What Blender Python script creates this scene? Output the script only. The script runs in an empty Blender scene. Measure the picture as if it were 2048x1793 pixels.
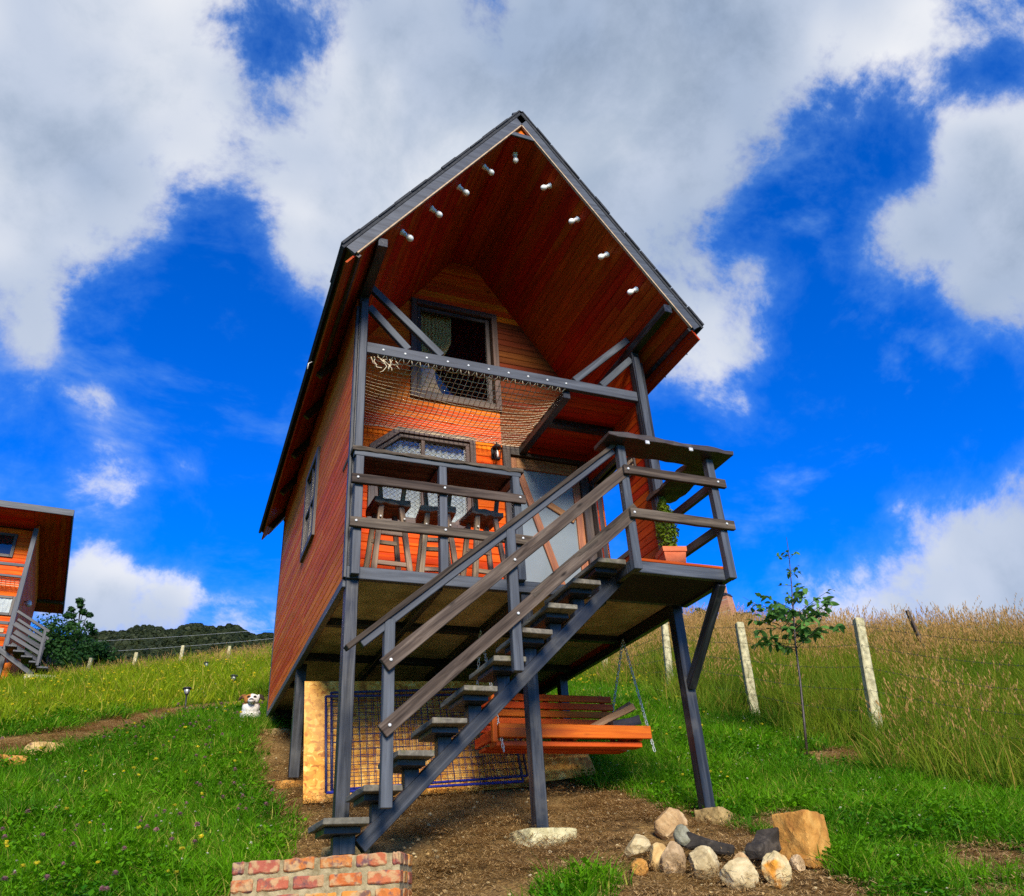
import bpy, bmesh, math, random
import numpy as np
from mathutils import Vector, Matrix, Euler
random.seed(11)
rng = np.random.default_rng(11)
SC = bpy.context.scene
COL = SC.collection
R_ = math.radians

# ------------------------------------------------------------------ camera
CAM = Vector((-1.11635, -6.02123, -2.44163))
FW = Vector((0.34681543, 0.79389898, 0.49944315))
RX = Vector((0.92767794, -0.36887571, -0.05783035))
RY = Vector((-0.138321, -0.48337885, 0.86441436))
cd = bpy.data.cameras.new('camera')
cam = bpy.data.objects.new('camera', cd)
COL.objects.link(cam)
cd.sensor_width = 36.0
cd.lens = 36.0 * 1589.37 / 2048.0
cd.clip_start = 0.05
cd.clip_end = 3000
cam.matrix_world = Matrix(((RX.x, RY.x, -FW.x, CAM.x), (RX.y, RY.y, -FW.y, CAM.y), (RX.z, RY.z, -FW.z, CAM.z), (0, 0, 0, 1)))
SC.camera = cam

# ------------------------------------------------------------------ node helpers
def N(nt, typ, ins=None, **props):
    n = nt.nodes.new(typ)
    for k, v in props.items():
        setattr(n, k, v)
    for k, v in (ins or {}).items():
        s = n.inputs[k]
        if isinstance(v, bpy.types.NodeSocket):
            nt.links.new(v, s)
        elif isinstance(v, bpy.types.Node):
            nt.links.new(v.outputs[0], s)
        else:
            if isinstance(v, (tuple, list)) and len(v) == 3 and s.type == 'RGBA':
                v = (*v, 1)
            s.default_value = v
    return n

def math_(nt, op, a, b=0.0, clamp=False):
    return N(nt, 'ShaderNodeMath', {0: a, 1: b}, operation=op, use_clamp=clamp).outputs[0]

def mixc(nt, fac, a, b, blend='MIX'):
    n = N(nt, 'ShaderNodeMix', {0: fac, 6: a, 7: b}, data_type='RGBA', blend_type=blend)
    return n.outputs[2]

def ramp(nt, fac, stops, interp='LINEAR'):
    n = N(nt, 'ShaderNodeValToRGB', {0: fac})
    cr = n.color_ramp
    cr.interpolation = interp
    while len(cr.elements) < len(stops):
        cr.elements.new(0.5)
    for e, (p, c) in zip(cr.elements, stops):
        e.position = p
        e.color = (*c, 1) if len(c) == 3 else c
    return n.outputs[0]

def maprange(nt, v, a, b, c=0.0, d=1.0, smooth=True):
    n = N(nt, 'ShaderNodeMapRange', {0: v, 1: a, 2: b, 3: c, 4: d}, interpolation_type='SMOOTHSTEP' if smooth else 'LINEAR')
    return n.outputs[0]

def S(r, g, b):
    f = lambda c: (c / 255 / 12.92) if c <= 10.3 else ((c / 255 + 0.055) / 1.055) ** 2.4
    return (f(r), f(g), f(b))

# ------------------------------------------------------------------ sky, sun, exposure
SUN_AZ, SUN_EL = R_(191), R_(29)          # azimuth measured from +Y towards +X
to_sun = Vector((math.sin(SUN_AZ) * math.cos(SUN_EL), math.cos(SUN_AZ) * math.cos(SUN_EL), math.sin(SUN_EL)))
W_ = bpy.data.worlds.new('World')
SC.world = W_
W_.use_nodes = True
nt = W_.node_tree
nt.nodes.clear()
geo = N(nt, 'ShaderNodeTexCoord')
DIR = N(nt, 'ShaderNodeVectorMath', {0: geo.outputs['Generated']}, operation='NORMALIZE').outputs[0]
sky = N(nt, 'ShaderNodeTexSky', sky_type='NISHITA', sun_disc=False, sun_elevation=SUN_EL, sun_rotation=SUN_AZ,
        altitude=2600.0, air_density=1.0, dust_density=0.3, ozone_density=3.0)
skyc = N(nt, 'ShaderNodeHueSaturation', {'Hue': 0.507, 'Saturation': 1.5, 'Value': 1.0, 'Color': sky.outputs[0]}).outputs[0]
SKY_STRENGTH = 0.15
skyb = mixc(nt, 1.0, skyc, (SKY_STRENGTH * .4, SKY_STRENGTH * 1.4, SKY_STRENGTH * 2.1), 'MULTIPLY')
# clouds: fractal field with the large banks of this sky given by direction
def pixdir(x, y):
    return (FW + RX * ((x - 1024) / 1589.37) - RY * ((y - 896.5) / 1589.37)).normalized()
BANKS = [  # direction (via the photo's sight lines), radius, weight
    (120, 140, 440, .8), (760, 330, 330, .6), (1050, 120, 470, .8), (1880, 10, 230, .7), (2010, 300, 150, .5), (1460, 40, 340, .8), (1120, 450, 330, .6),
    (150, 350, 210, .45), (640, 520, 150, .5), (300, 420, 90, .2), (1960, 470, 290, 1.25), (1770, 490, 120, .6), (1565, 545, 95, .85), (1440, 670, 160, .9),
    (1990, 1150, 270, 1.3), (1700, 1215, 130, .9), (225, 965, 110, .6), (50, 590, 95, .8), (180, 800, 55, .5), (480, 650, 60, .55), (60, 690, 60, .5), (375, 935, 40, .6), (40, 1010, 100, .35),
    (170, 1175, 90, .6), (270, 1205, 110, .75), (400, 1230, 110, .75), (520, 1250, 100, .7), (1480, 850, 80, .4),     (575, 110, 130, -.75), (400, 600, 260, -.75), (330, 800, 380, -.6),
    (1640, 370, 230, -.8), (1650, 850, 420, -.8), (480, 1010, 260, -.5), (1240, 1000, 170, -.6), (1970, 165, 75, -.55)]
lowf = N(nt, 'ShaderNodeTexNoise', {'Vector': DIR, 'Scale': 2.2, 'Detail': 0.0}).outputs[0]
field = maprange(nt, lowf, .3, .7, -.25, .25, False)
for (bx, by, br, bw) in BANKS:
    d = pixdir(bx, by)
    cosang = d.dot(FW)
    rad = br / 1589.37 * cosang
    dist = N(nt, 'ShaderNodeVectorMath', {0: DIR, 1: tuple(d)}, operation='DISTANCE').outputs['Value']
    field = math_(nt, 'ADD', field, maprange(nt, dist, rad * .2, rad * 1.35, bw, 0.0))
warp = N(nt, 'ShaderNodeTexNoise', {'Vector': DIR, 'Scale': 4.0, 'Detail': 1.0}).outputs['Color']
dw = N(nt, 'ShaderNodeVectorMath', {0: warp, 1: (.09, .09, .09), 2: DIR}, operation='MULTIPLY_ADD').outputs[0]
n1 = N(nt, 'ShaderNodeTexNoise', {'Vector': dw, 'Scale': 7.0, 'Detail': 8.0, 'Roughness': .64, 'Distortion': .08}).outputs[0]
field = math_(nt, 'ADD', field, maprange(nt, n1, .2, .8, -1.08, 1.08, False))
core = maprange(nt, field, -.04, .74)
halo = maprange(nt, field, -.65, .5, 0, .3)
n2 = N(nt, 'ShaderNodeTexNoise', {'Vector': N(nt, 'ShaderNodeMapping', {'Vector': dw, 'Scale': (5, 9, 13)}).outputs[0], 'Scale': 1.0, 'Detail': 6.0, 'Roughness': .6}).outputs[0]
veil = maprange(nt, n2, .52, .8, 0, .42)
soft = math_(nt, 'SUBTRACT', math_(nt, 'ADD', halo, veil), math_(nt, 'MULTIPLY', halo, veil))
cover = math_(nt, 'SUBTRACT', math_(nt, 'ADD', core, soft), math_(nt, 'MULTIPLY', core, soft), True)
thick = maprange(nt, field, .8, 2.0)
shade = N(nt, 'ShaderNodeTexNoise', {'Vector': dw, 'Scale': 3.2, 'Detail': 3.0, 'Roughness': .5}).outputs[0]
lit = ramp(nt, shade, [(.33, S(168, 186, 212)), (.5, S(202, 213, 231)), (.64, S(244, 246, 250))])
grey = ramp(nt, shade, [(.3, S(136, 155, 180)), (.5, S(174, 190, 211)), (.66, S(222, 230, 241))])
cloudc = mixc(nt, maprange(nt, cover, .05, .8), (.2, .5, .95), mixc(nt, thick, lit, grey))
skyfinal = mixc(nt, math_(nt, 'MULTIPLY', cover, .97), skyb, cloudc)
W_.cycles.sampling_method = 'MANUAL'
W_.cycles.sample_map_resolution = 512
bg = N(nt, 'ShaderNodeBackground', {'Color': skyfinal, 'Strength': .72})
nt.links.new(bg.outputs[0], N(nt, 'ShaderNodeOutputWorld').inputs[0])

sd = bpy.data.lights.new('sun', 'SUN')
sd.energy = 5.0
sd.angle = R_(18)
sd.color = (1.0, .92, .78)
sun = bpy.data.objects.new('sun', sd)
COL.objects.link(sun)
sun.rotation_euler = to_sun.to_track_quat('Z', 'Y').to_euler()
SC.view_settings.view_transform = 'Standard'
SC.view_settings.look = 'None'
SC.view_settings.exposure = 0.45
SC.view_settings.gamma = 1.0
SC.view_settings.use_curve_mapping = False
SC.render.engine = 'CYCLES'
SC.cycles.use_denoising = False          # the grain at full samples reads like a photograph's
SC.cycles.sample_clamp_indirect = 3.0
SC.cycles.max_bounces = 6
SC.cycles.transparent_max_bounces = 8

# ------------------------------------------------------------------ materials
MATS = {}
def newmat(name):
    m = bpy.data.materials.new(name)
    m.use_nodes = True
    t = m.node_tree
    t.nodes.clear()
    return m, t
def outp(t, sh, disp=None):
    o = N(t, 'ShaderNodeOutputMaterial')
    t.links.new(sh, o.inputs[0])
def pbsdf(t, col, rough=.5, normal=None, spec=.5, coat=0, coat_r=.1, metal=0, **kw):
    ins = {'Base Color': col, 'Roughness': rough, 'Specular IOR Level': spec, 'Metallic': metal}
    if coat: ins['Coat Weight'] = coat; ins['Coat Roughness'] = coat_r
    if normal is not None: ins['Normal'] = normal
    ins.update(kw)
    return N(t, 'ShaderNodeBsdfPrincipled', ins).outputs[0]
def bump(t, h, s, d=.01):
    return N(t, 'ShaderNodeBump', {'Height': h, 'Strength': s, 'Distance': d}).outputs[0]
def objvec(t, scale=(1, 1, 1), rnd=True):
    tc = N(t, 'ShaderNodeTexCoord').outputs['Object']
    if rnd:
        r = N(t, 'ShaderNodeObjectInfo').outputs['Random']
        off = N(t, 'ShaderNodeCombineXYZ', {0: math_(t, 'MULTIPLY', r, 37.0), 1: math_(t, 'MULTIPLY', r, 11.0), 2: math_(t, 'MULTIPLY', r, 23.0)})
        tc = N(t, 'ShaderNodeVectorMath', {0: tc, 1: off.outputs[0]}, operation='ADD').outputs[0]
    return N(t, 'ShaderNodeMapping', {'Vector': tc, 'Scale': scale}).outputs[0], tc
def wood(name, dark, mid, light, rough=.5, gs=1.0, bs=.3, coat=0, coat_r=.15, spec=.5, var=.3, knots=.5, contrast=1.0, moss=None):
    m, t = newmat(name)
    v, raw = objvec(t, (1.6 * gs, 22 * gs, 22 * gs))
    g = N(t, 'ShaderNodeTexNoise', {'Vector': v, 'Scale': 1.0, 'Detail': 7.0, 'Roughness': .6, 'Distortion': .7}).outputs[0]
    v2 = N(t, 'ShaderNodeMapping', {'Vector': raw, 'Scale': (3 * gs, 130 * gs, 130 * gs)}).outputs[0]
    g2 = N(t, 'ShaderNodeTexNoise', {'Vector': v2, 'Scale': 1.0, 'Detail': 3.0}).outputs[0]
    h = math_(t, 'ADD', math_(t, 'MULTIPLY', g, .75), math_(t, 'MULTIPLY', g2, .25))
    lo, hi = .5 - .18 / contrast, .5 + .18 / contrast
    c = ramp(t, h, [(lo, dark), (.5, mid), (hi, light)])
    r = N(t, 'ShaderNodeObjectInfo').outputs['Random']
    c = N(t, 'ShaderNodeHueSaturation', {'Hue': maprange(t, math_(t, 'FRACT', math_(t, 'MULTIPLY', r, 7.3)), 0, 1, .5 - .012, .5 + .012, False), 'Value': maprange(t, r, 0, 1, 1 - var, 1 + var, False), 'Color': c}).outputs[0]
    if knots:
        kv = N(t, 'ShaderNodeMapping', {'Vector': raw, 'Scale': (3.0, 9, 9)}).outputs[0]
        vo = N(t, 'ShaderNodeTexVoronoi', {'Vector': kv, 'Scale': 1.0, 'Randomness': 1.0}).outputs['Distance']
        k = maprange(t, vo, .05, .17, knots, 0.0)
        c = mixc(t, k, c, tuple(x * .35 for x in dark))
    big = N(t, 'ShaderNodeTexNoise', {'Vector': raw, 'Scale': 2.3, 'Detail': 3.0}).outputs[0]
    c = mixc(t, maprange(t, big, .4, .7, 0, .35), c, tuple(x * .7 for x in mid))
    if moss:
        mn = N(t, 'ShaderNodeTexNoise', {'Vector': raw, 'Scale': 9.0, 'Detail': 5.0}).outputs[0]
        c = mixc(t, maprange(t, mn, .55, .7, 0, .6), c, moss)
    rr = maprange(t, g2, .3, .7, rough * .8, min(1, rough * 1.25), False)
    outp(t, pbsdf(t, c, rr, bump(t, h, bs, .004), spec, coat, coat_r))
    MATS[name] = m
    return m
def plain(name, c1, c2, scale=8.0, rough=.6, bs=.1, bd=.01, spec=.4, detail=5.0, metal=0, lo=.35, hi=.65, coat=0, rnd=True):
    m, t = newmat(name)
    v, raw = objvec(t, (1, 1, 1), rnd)
    n = N(t, 'ShaderNodeTexNoise', {'Vector': raw, 'Scale': scale, 'Detail': detail, 'Roughness': .6}).outputs[0]
    c = ramp(t, n, [(lo, c1), (hi, c2)])
    n2 = N(t, 'ShaderNodeTexNoise', {'Vector': raw, 'Scale': scale * 6, 'Detail': 4.0}).outputs[0]
    h = math_(t, 'ADD', n, math_(t, 'MULTIPLY', n2, .35))
    outp(t, pbsdf(t, c, rough, bump(t, h, bs, bd) if bs else None, spec, coat, .1, metal))
    MATS[name] = m
    return m

W_ORANGE = wood('orange_stained_pine', (.42, .042, .001), (.66, .09, .002), (.86, .175, .006), .6, .8, .35, spec=.12, var=.22, knots=.85)
W_RED = wood('red_stained_soffit_pine', (.22, .02, .002), (.36, .037, .0025), (.5, .07, .005), .55, .8, .3, spec=.12, var=.07, knots=.4)
W_SIDE = wood('glossy_red_brown_siding', (.42, .062, .01), (.64, .118, .018), (.82, .19, .03), .5, .8, .3, spec=.02, var=.14, knots=.3)
W_WEATHER = wood('weathered_grey_brown_wood', (.016, .01, .007), (.06, .043, .031), (.125, .095, .07), .8, 1.0, .8, spec=.2, var=.25, knots=.9, contrast=1.3)
W_TREAD = wood('weathered_tread_wood', (.05, .042, .03), (.12, .105, .075), (.22, .19, .14), .8, 1.0, .7, var=.2, knots=.4, moss=(.09, .09, .03))
W_DARK = wood('dark_walnut_trim', (.012, .008, .006), (.04, .026, .018), (.085, .06, .045), .5, 1.0, .4, var=.2, knots=.3)
W_TRIM = wood('brown_window_trim', (.025, .013, .008), (.07, .037, .022), (.13, .078, .05), .5, 1.0, .4, var=.15, knots=.3)
W_DOOR = wood('amber_door_wood', (.12, .04, .012), (.27, .1, .03), (.42, .18, .06), .45, 1.0, .3, var=.15, knots=.5)
W_STOOL = wood('rough_stool_wood', (.045, .028, .017), (.15, .098, .06), (.34, .235, .15), .7, 1.0, .5, var=.25, knots=.5)
W_SWING = wood('orange_swing_wood', (.36, .04, .002), (.58, .085, .003), (.75, .15, .008), .5, .8, .25, spec=.2, var=.14, knots=.3)
W_FRESH = wood('split_firewood', (.2, .1, .03), (.38, .2, .075), (.55, .34, .15), .75, 1.0, .5, var=.2, knots=.3)
W_EDGE = wood('bare_wood_edge', (.25, .16, .08), (.42, .3, .17), (.55, .42, .27), .7, 1.0, .3, var=.1, knots=0)

def paint():
    m, t = newmat('slate_black_paint')
    v, raw = objvec(t, (2.0, 30, 30))
    g = N(t, 'ShaderNodeTexNoise', {'Vector': v, 'Scale': 1.0, 'Detail': 5.0, 'Distortion': .5}).outputs[0]
    b = N(t, 'ShaderNodeTexNoise', {'Vector': raw, 'Scale': 5.0, 'Detail': 5.0}).outputs[0]
    c = ramp(t, g, [(.3, (.006, .0065, .008)), (.5, (.015, .016, .019)), (.72, (.045, .047, .052))])
    c = mixc(t, maprange(t, b, .55, .75, 0, .7), c, (.055, .053, .05))
    outp(t, pbsdf(t, c, maprange(t, b, .3, .7, .3, .5, False), bump(t, g, .5, .004), .38))
    return m
PAINT = paint()
PAINT_GREY = wood('greyed_black_paint', (.022, .025, .031), (.05, .056, .066), (.085, .094, .108), .5, 1.0, .3, spec=.3, var=.12, knots=.2)
def glass():
    m, t = newmat('window_glass')
    fr = N(t, 'ShaderNodeFresnel', {'IOR': 1.6}).outputs[0]
    wv = N(t, 'ShaderNodeTexNoise', {'Vector': N(t, 'ShaderNodeTexCoord').outputs['Object'], 'Scale': 3.0, 'Detail': 1.0}).outputs[0]
    gl = N(t, 'ShaderNodeBsdfGlossy', {'Color': (1, 1, 1, 1), 'Roughness': .015, 'Normal': bump(t, wv, .08, .02)}).outputs[0]
    tr = N(t, 'ShaderNodeBsdfTransparent', {'Color': (.82, .87, .86, 1)}).outputs[0]
    outp(t, N(t, 'ShaderNodeMixShader', {0: math_(t, 'ADD', math_(t, 'MULTIPLY', fr, .9), .02, True), 1: tr, 2: gl}).outputs[0])
    return m
GLASS = glass()
CLOTH = plain('tan_curtain_cloth', (.55, .36, .14), (.68, .47, .21), 6, .9, .1)
CLOTH_W = plain('white_net_curtain', (.56, .53, .48), (.7, .67, .61), 5, .9, .1)
PAINTED_DARK = plain('painted_dark', (.012, .01, .009), (.02, .016, .014), 4, .9, 0)  # near-black; stands in for darkness in the rooms behind the windows
FROST = plain('grey_door_panel', (.15, .18, .19), (.18, .21, .22), 2, .35, 0, spec=.5)
ROOFM = plain('dark_roofing_felt', (.012, .013, .016), (.035, .036, .04), 30, .85, .5)
PANEL = plain('fibre_cement_panel', (.24, .2, .1), (.42, .36, .21), 4, .85, .1)
METAL = plain('galvanised_metal', (.42, .42, .41), (.6, .6, .58), 20, .45, .05, metal=.25)
BOLT = plain('white_zinc_bolt', (.5, .5, .48), (.62, .62, .6), 9, .35, 0, spec=.6)
IRON = plain('black_iron', (.008, .008, .009), (.02, .02, .022), 20, .45, .15)
ROPE = plain('tan_net_rope', (.5, .39, .24), (.68, .56, .38), 40, .9, .2)
WHITEP = plain('white_plastic', (.78, .77, .73), (.85, .84, .8), 6, .35, 0)
BULB = plain('milky_bulb_glass', (.82, .8, .74), (.88, .86, .8), 4, .2, 0, spec=.6)
TERRA = plain('terracotta', (.48, .1, .035), (.62, .16, .06), 10, .8, .25)
BLUE = plain('blue_painted_steel', (.014, .018, .17), (.022, .03, .28), 14, .4, .05)
NAVY = plain('navy_wire_shaded_frame', (.01, .011, .05), (.022, .022, .09), 14, .45, 0)
CONC = plain('lichened_concrete', (.19, .165, .08), (.5, .45, .26), 14, .9, .5, lo=.3, hi=.62)
SANDST = plain('tan_foundation_stone', (.2, .13, .045), (.42, .29, .11), 12, .9, .6)
MORTAR = plain('lime_mortar', (.17, .13, .06), (.36, .29, .16), 26, .95, .8)
def osb():
    m, t = newmat('oriented_strand_board')
    v, raw = objvec(t, (1, 1, 1), False)
    dn = N(t, 'ShaderNodeTexNoise', {'Vector': raw, 'Scale': 9.0, 'Detail': 2.0}).outputs['Color']
    vv = N(t, 'ShaderNodeVectorMath', {0: raw, 1: N(t, 'ShaderNodeVectorMath', {0: dn, 1: (.12, .12, .12)}, operation='MULTIPLY').outputs[0]}, operation='ADD').outputs[0]
    mp = N(t, 'ShaderNodeMapping', {'Vector': vv, 'Scale': (16, 16, 34), 'Rotation': (0, .5, 0)}).outputs[0]
    vo = N(t, 'ShaderNodeTexVoronoi', {'Vector': mp, 'Scale': 1.0}).outputs
    col = N(t, 'ShaderNodeSeparateColor', {0: vo['Color']}).outputs[0]
    mp2 = N(t, 'ShaderNodeMapping', {'Vector': vv, 'Scale': (30, 30, 14), 'Rotation': (0, -.7, 0)}).outputs[0]
    vo2 = N(t, 'ShaderNodeTexVoronoi', {'Vector': mp2, 'Scale': 1.0}).outputs
    col2 = N(t, 'ShaderNodeSeparateColor', {0: vo2['Color']}).outputs[1]
    f = math_(t, 'ADD', math_(t, 'MULTIPLY', col, .55), math_(t, 'MULTIPLY', col2, .45))
    c = ramp(t, f, [(.12, (.34, .1, .01)), (.45, (.62, .26, .03)), (.7, (.72, .34, .05)), (.92, (.82, .5, .14))])
    big = N(t, 'ShaderNodeTexNoise', {'Vector': raw, 'Scale': 2.5, 'Detail': 3.0}).outputs[0]
    c = mixc(t, maprange(t, big, .45, .7, 0, .35), c, (.66, .4, .15))
    outp(t, pbsdf(t, c, .7, bump(t, f, .25, .004), .3))
    return m
OSB = osb()
def rockmat(name, a, b, c, stain=None, scale=7):
    m, t = newmat(name)
    v, raw = objvec(t, (1, 1, 1))
    n = N(t, 'ShaderNodeTexNoise', {'Vector': raw, 'Scale': scale, 'Detail': 8.0, 'Roughness': .65, 'Distortion': .6}).outputs[0]
    col = ramp(t, n, [(.32, a), (.5, b), (.68, c)])
    if stain:
        s = N(t, 'ShaderNodeTexNoise', {'Vector': raw, 'Scale': 5.0, 'Detail': 3.0}).outputs[0]
        col = mixc(t, maprange(t, s, .5, .6, 0, .9), col, stain)
    fine = N(t, 'ShaderNodeTexNoise', {'Vector': raw, 'Scale': 60.0, 'Detail': 6.0, 'Roughness': .7}).outputs[0]
    h = math_(t, 'ADD', n, math_(t, 'MULTIPLY', fine, .5))
    outp(t, pbsdf(t, col, .88, bump(t, h, .7, .015), .3))
    return m
ROCK_TAN = rockmat('tan_rock', (.28, .16, .05), (.47, .3, .11), (.62, .45, .2))
ROCK_CREAM = rockmat('cream_rock', (.25, .18, .08), (.45, .35, .18), (.62, .51, .3))
ROCK_GOLD = rockmat('golden_stained_rock', (.4, .31, .14), (.55, .44, .22), (.68, .56, .33), (.66, .25, .01))
ROCK_ORANGE = rockmat('ochre_sandstone', (.25, .1, .018), (.42, .19, .035), (.55, .29, .07))
ROCK_GREY = rockmat('grey_purple_rock', (.14, .085, .04), (.33, .22, .11), (.5, .36, .2), (.6, .43, .24))
ROCK_PINK = rockmat('pinkish_grey_rock', (.22, .12, .05), (.4, .25, .11), (.54, .38, .2))
ROCK_BLACK = rockmat('sooty_rock', (.009, .007, .005), (.028, .022, .016), (.085, .068, .05))
ROCK_OLIVE = rockmat('olive_grey_rock', (.09, .085, .05), (.18, .17, .11), (.28, .27, .19))
def brickmat():
    m, t = newmat('old_fired_brick')
    v, raw = objvec(t, (1, 1, 1))
    r = N(t, 'ShaderNodeObjectInfo').outputs['Random']
    base = ramp(t, r, [(0, (.4, .1, .025)), (.2, (.52, .22, .035)), (.4, (.3, .07, .04)), (.6, (.46, .16, .035)), (.8, (.36, .09, .05)), (1, (.22, .07, .045))])
    n = N(t, 'ShaderNodeTexNoise', {'Vector': raw, 'Scale': 9.0, 'Detail': 6.0, 'Roughness': .7}).outputs[0]
    c = mixc(t, maprange(t, n, .48, .6, 0, .85), base, (.085, .055, .06))
    n3 = N(t, 'ShaderNodeTexNoise', {'Vector': raw, 'Scale': 22.0, 'Detail': 6.0}).outputs[0]
    c = mixc(t, maprange(t, n3, .46, .62, 0, .75), c, (.42, .28, .13))
    outp(t, pbsdf(t, c, .9, bump(t, math_(t, 'ADD', n, n3), .8, .012), .25))
    return m
BRICK = brickmat()

# ------------------------------------------------------------------ mesh helpers
TM = {}                      # object name -> matrix in its thing's frame
def link(o, parent=None, M=None):
    COL.objects.link(o)
    M = M or Matrix.Identity(4)
    if parent is not None:
        o.parent = parent
        if parent.parent is None and parent.get('category'):
            base = Matrix.Identity(4)
        else:
            base = TM.get(parent.name, Matrix.Identity(4))
        o.matrix_basis = base.inverted() @ M
    else:
        o.matrix_basis = M
    TM[o.name] = M
    return o
def meshobj(name, verts, faces, mat, parent=None, M=None, smooth=False):
    me = bpy.data.meshes.new(name)
    me.from_pydata([tuple(v) for v in verts], [], faces)
    if mat: me.materials.append(mat)
    if smooth:
        me.polygons.foreach_set('use_smooth', [True] * len(me.polygons))
    o = bpy.data.objects.new(name, me)
    return link(o, parent, M)
def tag(o, label, cat, group=None, kind=None):
    if label: o['label'] = label
    if cat: o['category'] = cat
    if group: o['group'] = group
    if kind: o['kind'] = kind
    return o
def thing(name, loc, label, cat, group=None, rz=0.0, rot=None):
    e = bpy.data.objects.new(name, None)
    e.empty_display_size = .1
    COL.objects.link(e)
    e.location = loc
    e.rotation_euler = rot or (0, 0, rz)
    return tag(e, label, cat, group)
def part_empty(name, parent):
    e = bpy.data.objects.new(name, None)
    e.empty_display_size = .05
    return link(e, parent)
def frame(p0, xdir, up=Vector((0, 0, 1))):
    x = Vector(xdir).normalized()
    up = Vector(up)
    if abs(x.dot(up)) > .98: up = Vector((0, 1, 0))
    y = up.cross(x).normalized()
    z = x.cross(y)
    return Matrix(((x.x, y.x, z.x, p0[0]), (x.y, y.y, z.y, p0[1]), (x.z, y.z, z.z, p0[2]), (0, 0, 0, 1)))
def boxmesh(name, L, w, h, bev=.004, segs=1, jit=0.0, taper=1.0, seed=0, ends=(0, 0)):
    rr = random.Random(seed)
    bm = bmesh.new()
    rings = []
    for i in range(segs + 1):
        f = i / segs
        k = 1 + (taper - 1) * f
        ring = []
        for j, (sy, sz) in enumerate(((-1, -1), (1, -1), (1, 1), (-1, 1))):
            x = L * f
            if i == 0: x += ends[0] * sz * h / 2
            if i == segs: x += ends[1] * sz * h / 2
            ring.append(bm.verts.new((x, sy * w / 2 * k + rr.uniform(-jit, jit), sz * h / 2 * k + rr.uniform(-jit, jit))))
        rings.append(ring)
    for a, b in zip(rings[:-1], rings[1:]):
        for j in range(4):
            bm.faces.new((a[j], a[(j + 1) % 4], b[(j + 1) % 4], b[j]))
    bm.faces.new(rings[0][::-1]); bm.faces.new(rings[-1])
    bmesh.ops.recalc_face_normals(bm, faces=bm.faces)
    if bev:
        es = [e for e in bm.edges if len(e.link_faces) == 2 and e.calc_face_angle(0) > .6]
        bmesh.ops.bevel(bm, geom=es, offset=bev, segments=1, affect='EDGES')
    me = bpy.data.meshes.new(name)
    bm.to_mesh(me); bm.free()
    return me
def beam(name, p0, p1, w, h, mat, parent=None, up=(0, 0, 1), bev=.004, segs=1, jit=0.0, taper=1.0, seed=0, ends=(0, 0)):
    """board/post from p0 to p1 (axis), w across (side), h along 'up'"""
    p0, p1 = Vector(p0), Vector(p1)
    M = frame(p0, p1 - p0, up)
    me = boxmesh(name, (p1 - p0).length, w, h, bev, segs, jit, taper, seed, ends)
    me.materials.append(mat)
    return link(bpy.data.objects.new(name, me), parent, M)
def box(name, x0, x1, y0, y1, z0, z1, mat, parent=None, bev=.004):
    """axis aligned box whose grain runs along its longest side"""
    d = [(x1 - x0, 0), (y1 - y0, 1), (z1 - z0, 2)]
    ax = max(d)[1]
    cx, cy, cz = (x0 + x1) / 2, (y0 + y1) / 2, (z0 + z1) / 2
    if ax == 0: return beam(name, (x0, cy, cz), (x1, cy, cz), y1 - y0, z1 - z0, mat, parent, bev=bev)
    if ax == 1: return beam(name, (cx, y0, cz), (cx, y1, cz), x1 - x0, z1 - z0, mat, parent, bev=bev)
    return beam(name, (cx, cy, z0), (cx, cy, z1), x1 - x0, y1 - y0, mat, parent, up=(0, 1, 0), bev=bev)
def board(name, poly, th, F, mat, parent, ch=.006):
    """flat board; poly in the (u,v) plane of frame F, extruded along F's n; v edges chamfered"""
    cs = sum(p[0] for p in poly) / len(poly); ct = sum(p[1] for p in poly) / len(poly)
    t0, t1 = min(p[1] for p in poly), max(p[1] for p in poly)
    k = max(.2, ((t1 - t0) - 2 * ch) / max(1e-6, t1 - t0)); mt = (t0 + t1) / 2
    n = len(poly)
    V = [(s - cs, t - ct, 0) for s, t in poly] + [(s - cs, t - ct, th - ch) for s, t in poly] + [(s - cs, (t - mt) * k + mt - ct, th) for s, t in poly]
    Fc = [list(range(n))[::-1], [2 * n + i for i in range(n)]]
    for b in (0, n):
        for i in range(n):
            j = (i + 1) % n
            Fc.append((b + i, b + j, b + n + j, b + n + i))
    return meshobj(name, V, Fc, mat, parent, F @ Matrix.Translation((cs, ct, 0)))
def mkframe(o, u, v):
    u, v = Vector(u).normalized(), Vector(v).normalized()
    n = u.cross(v)
    return Matrix(((u.x, v.x, n.x, o[0]), (u.y, v.y, n.y, o[1]), (u.z, v.z, n.z, o[2]), (0, 0, 0, 1)))
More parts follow.
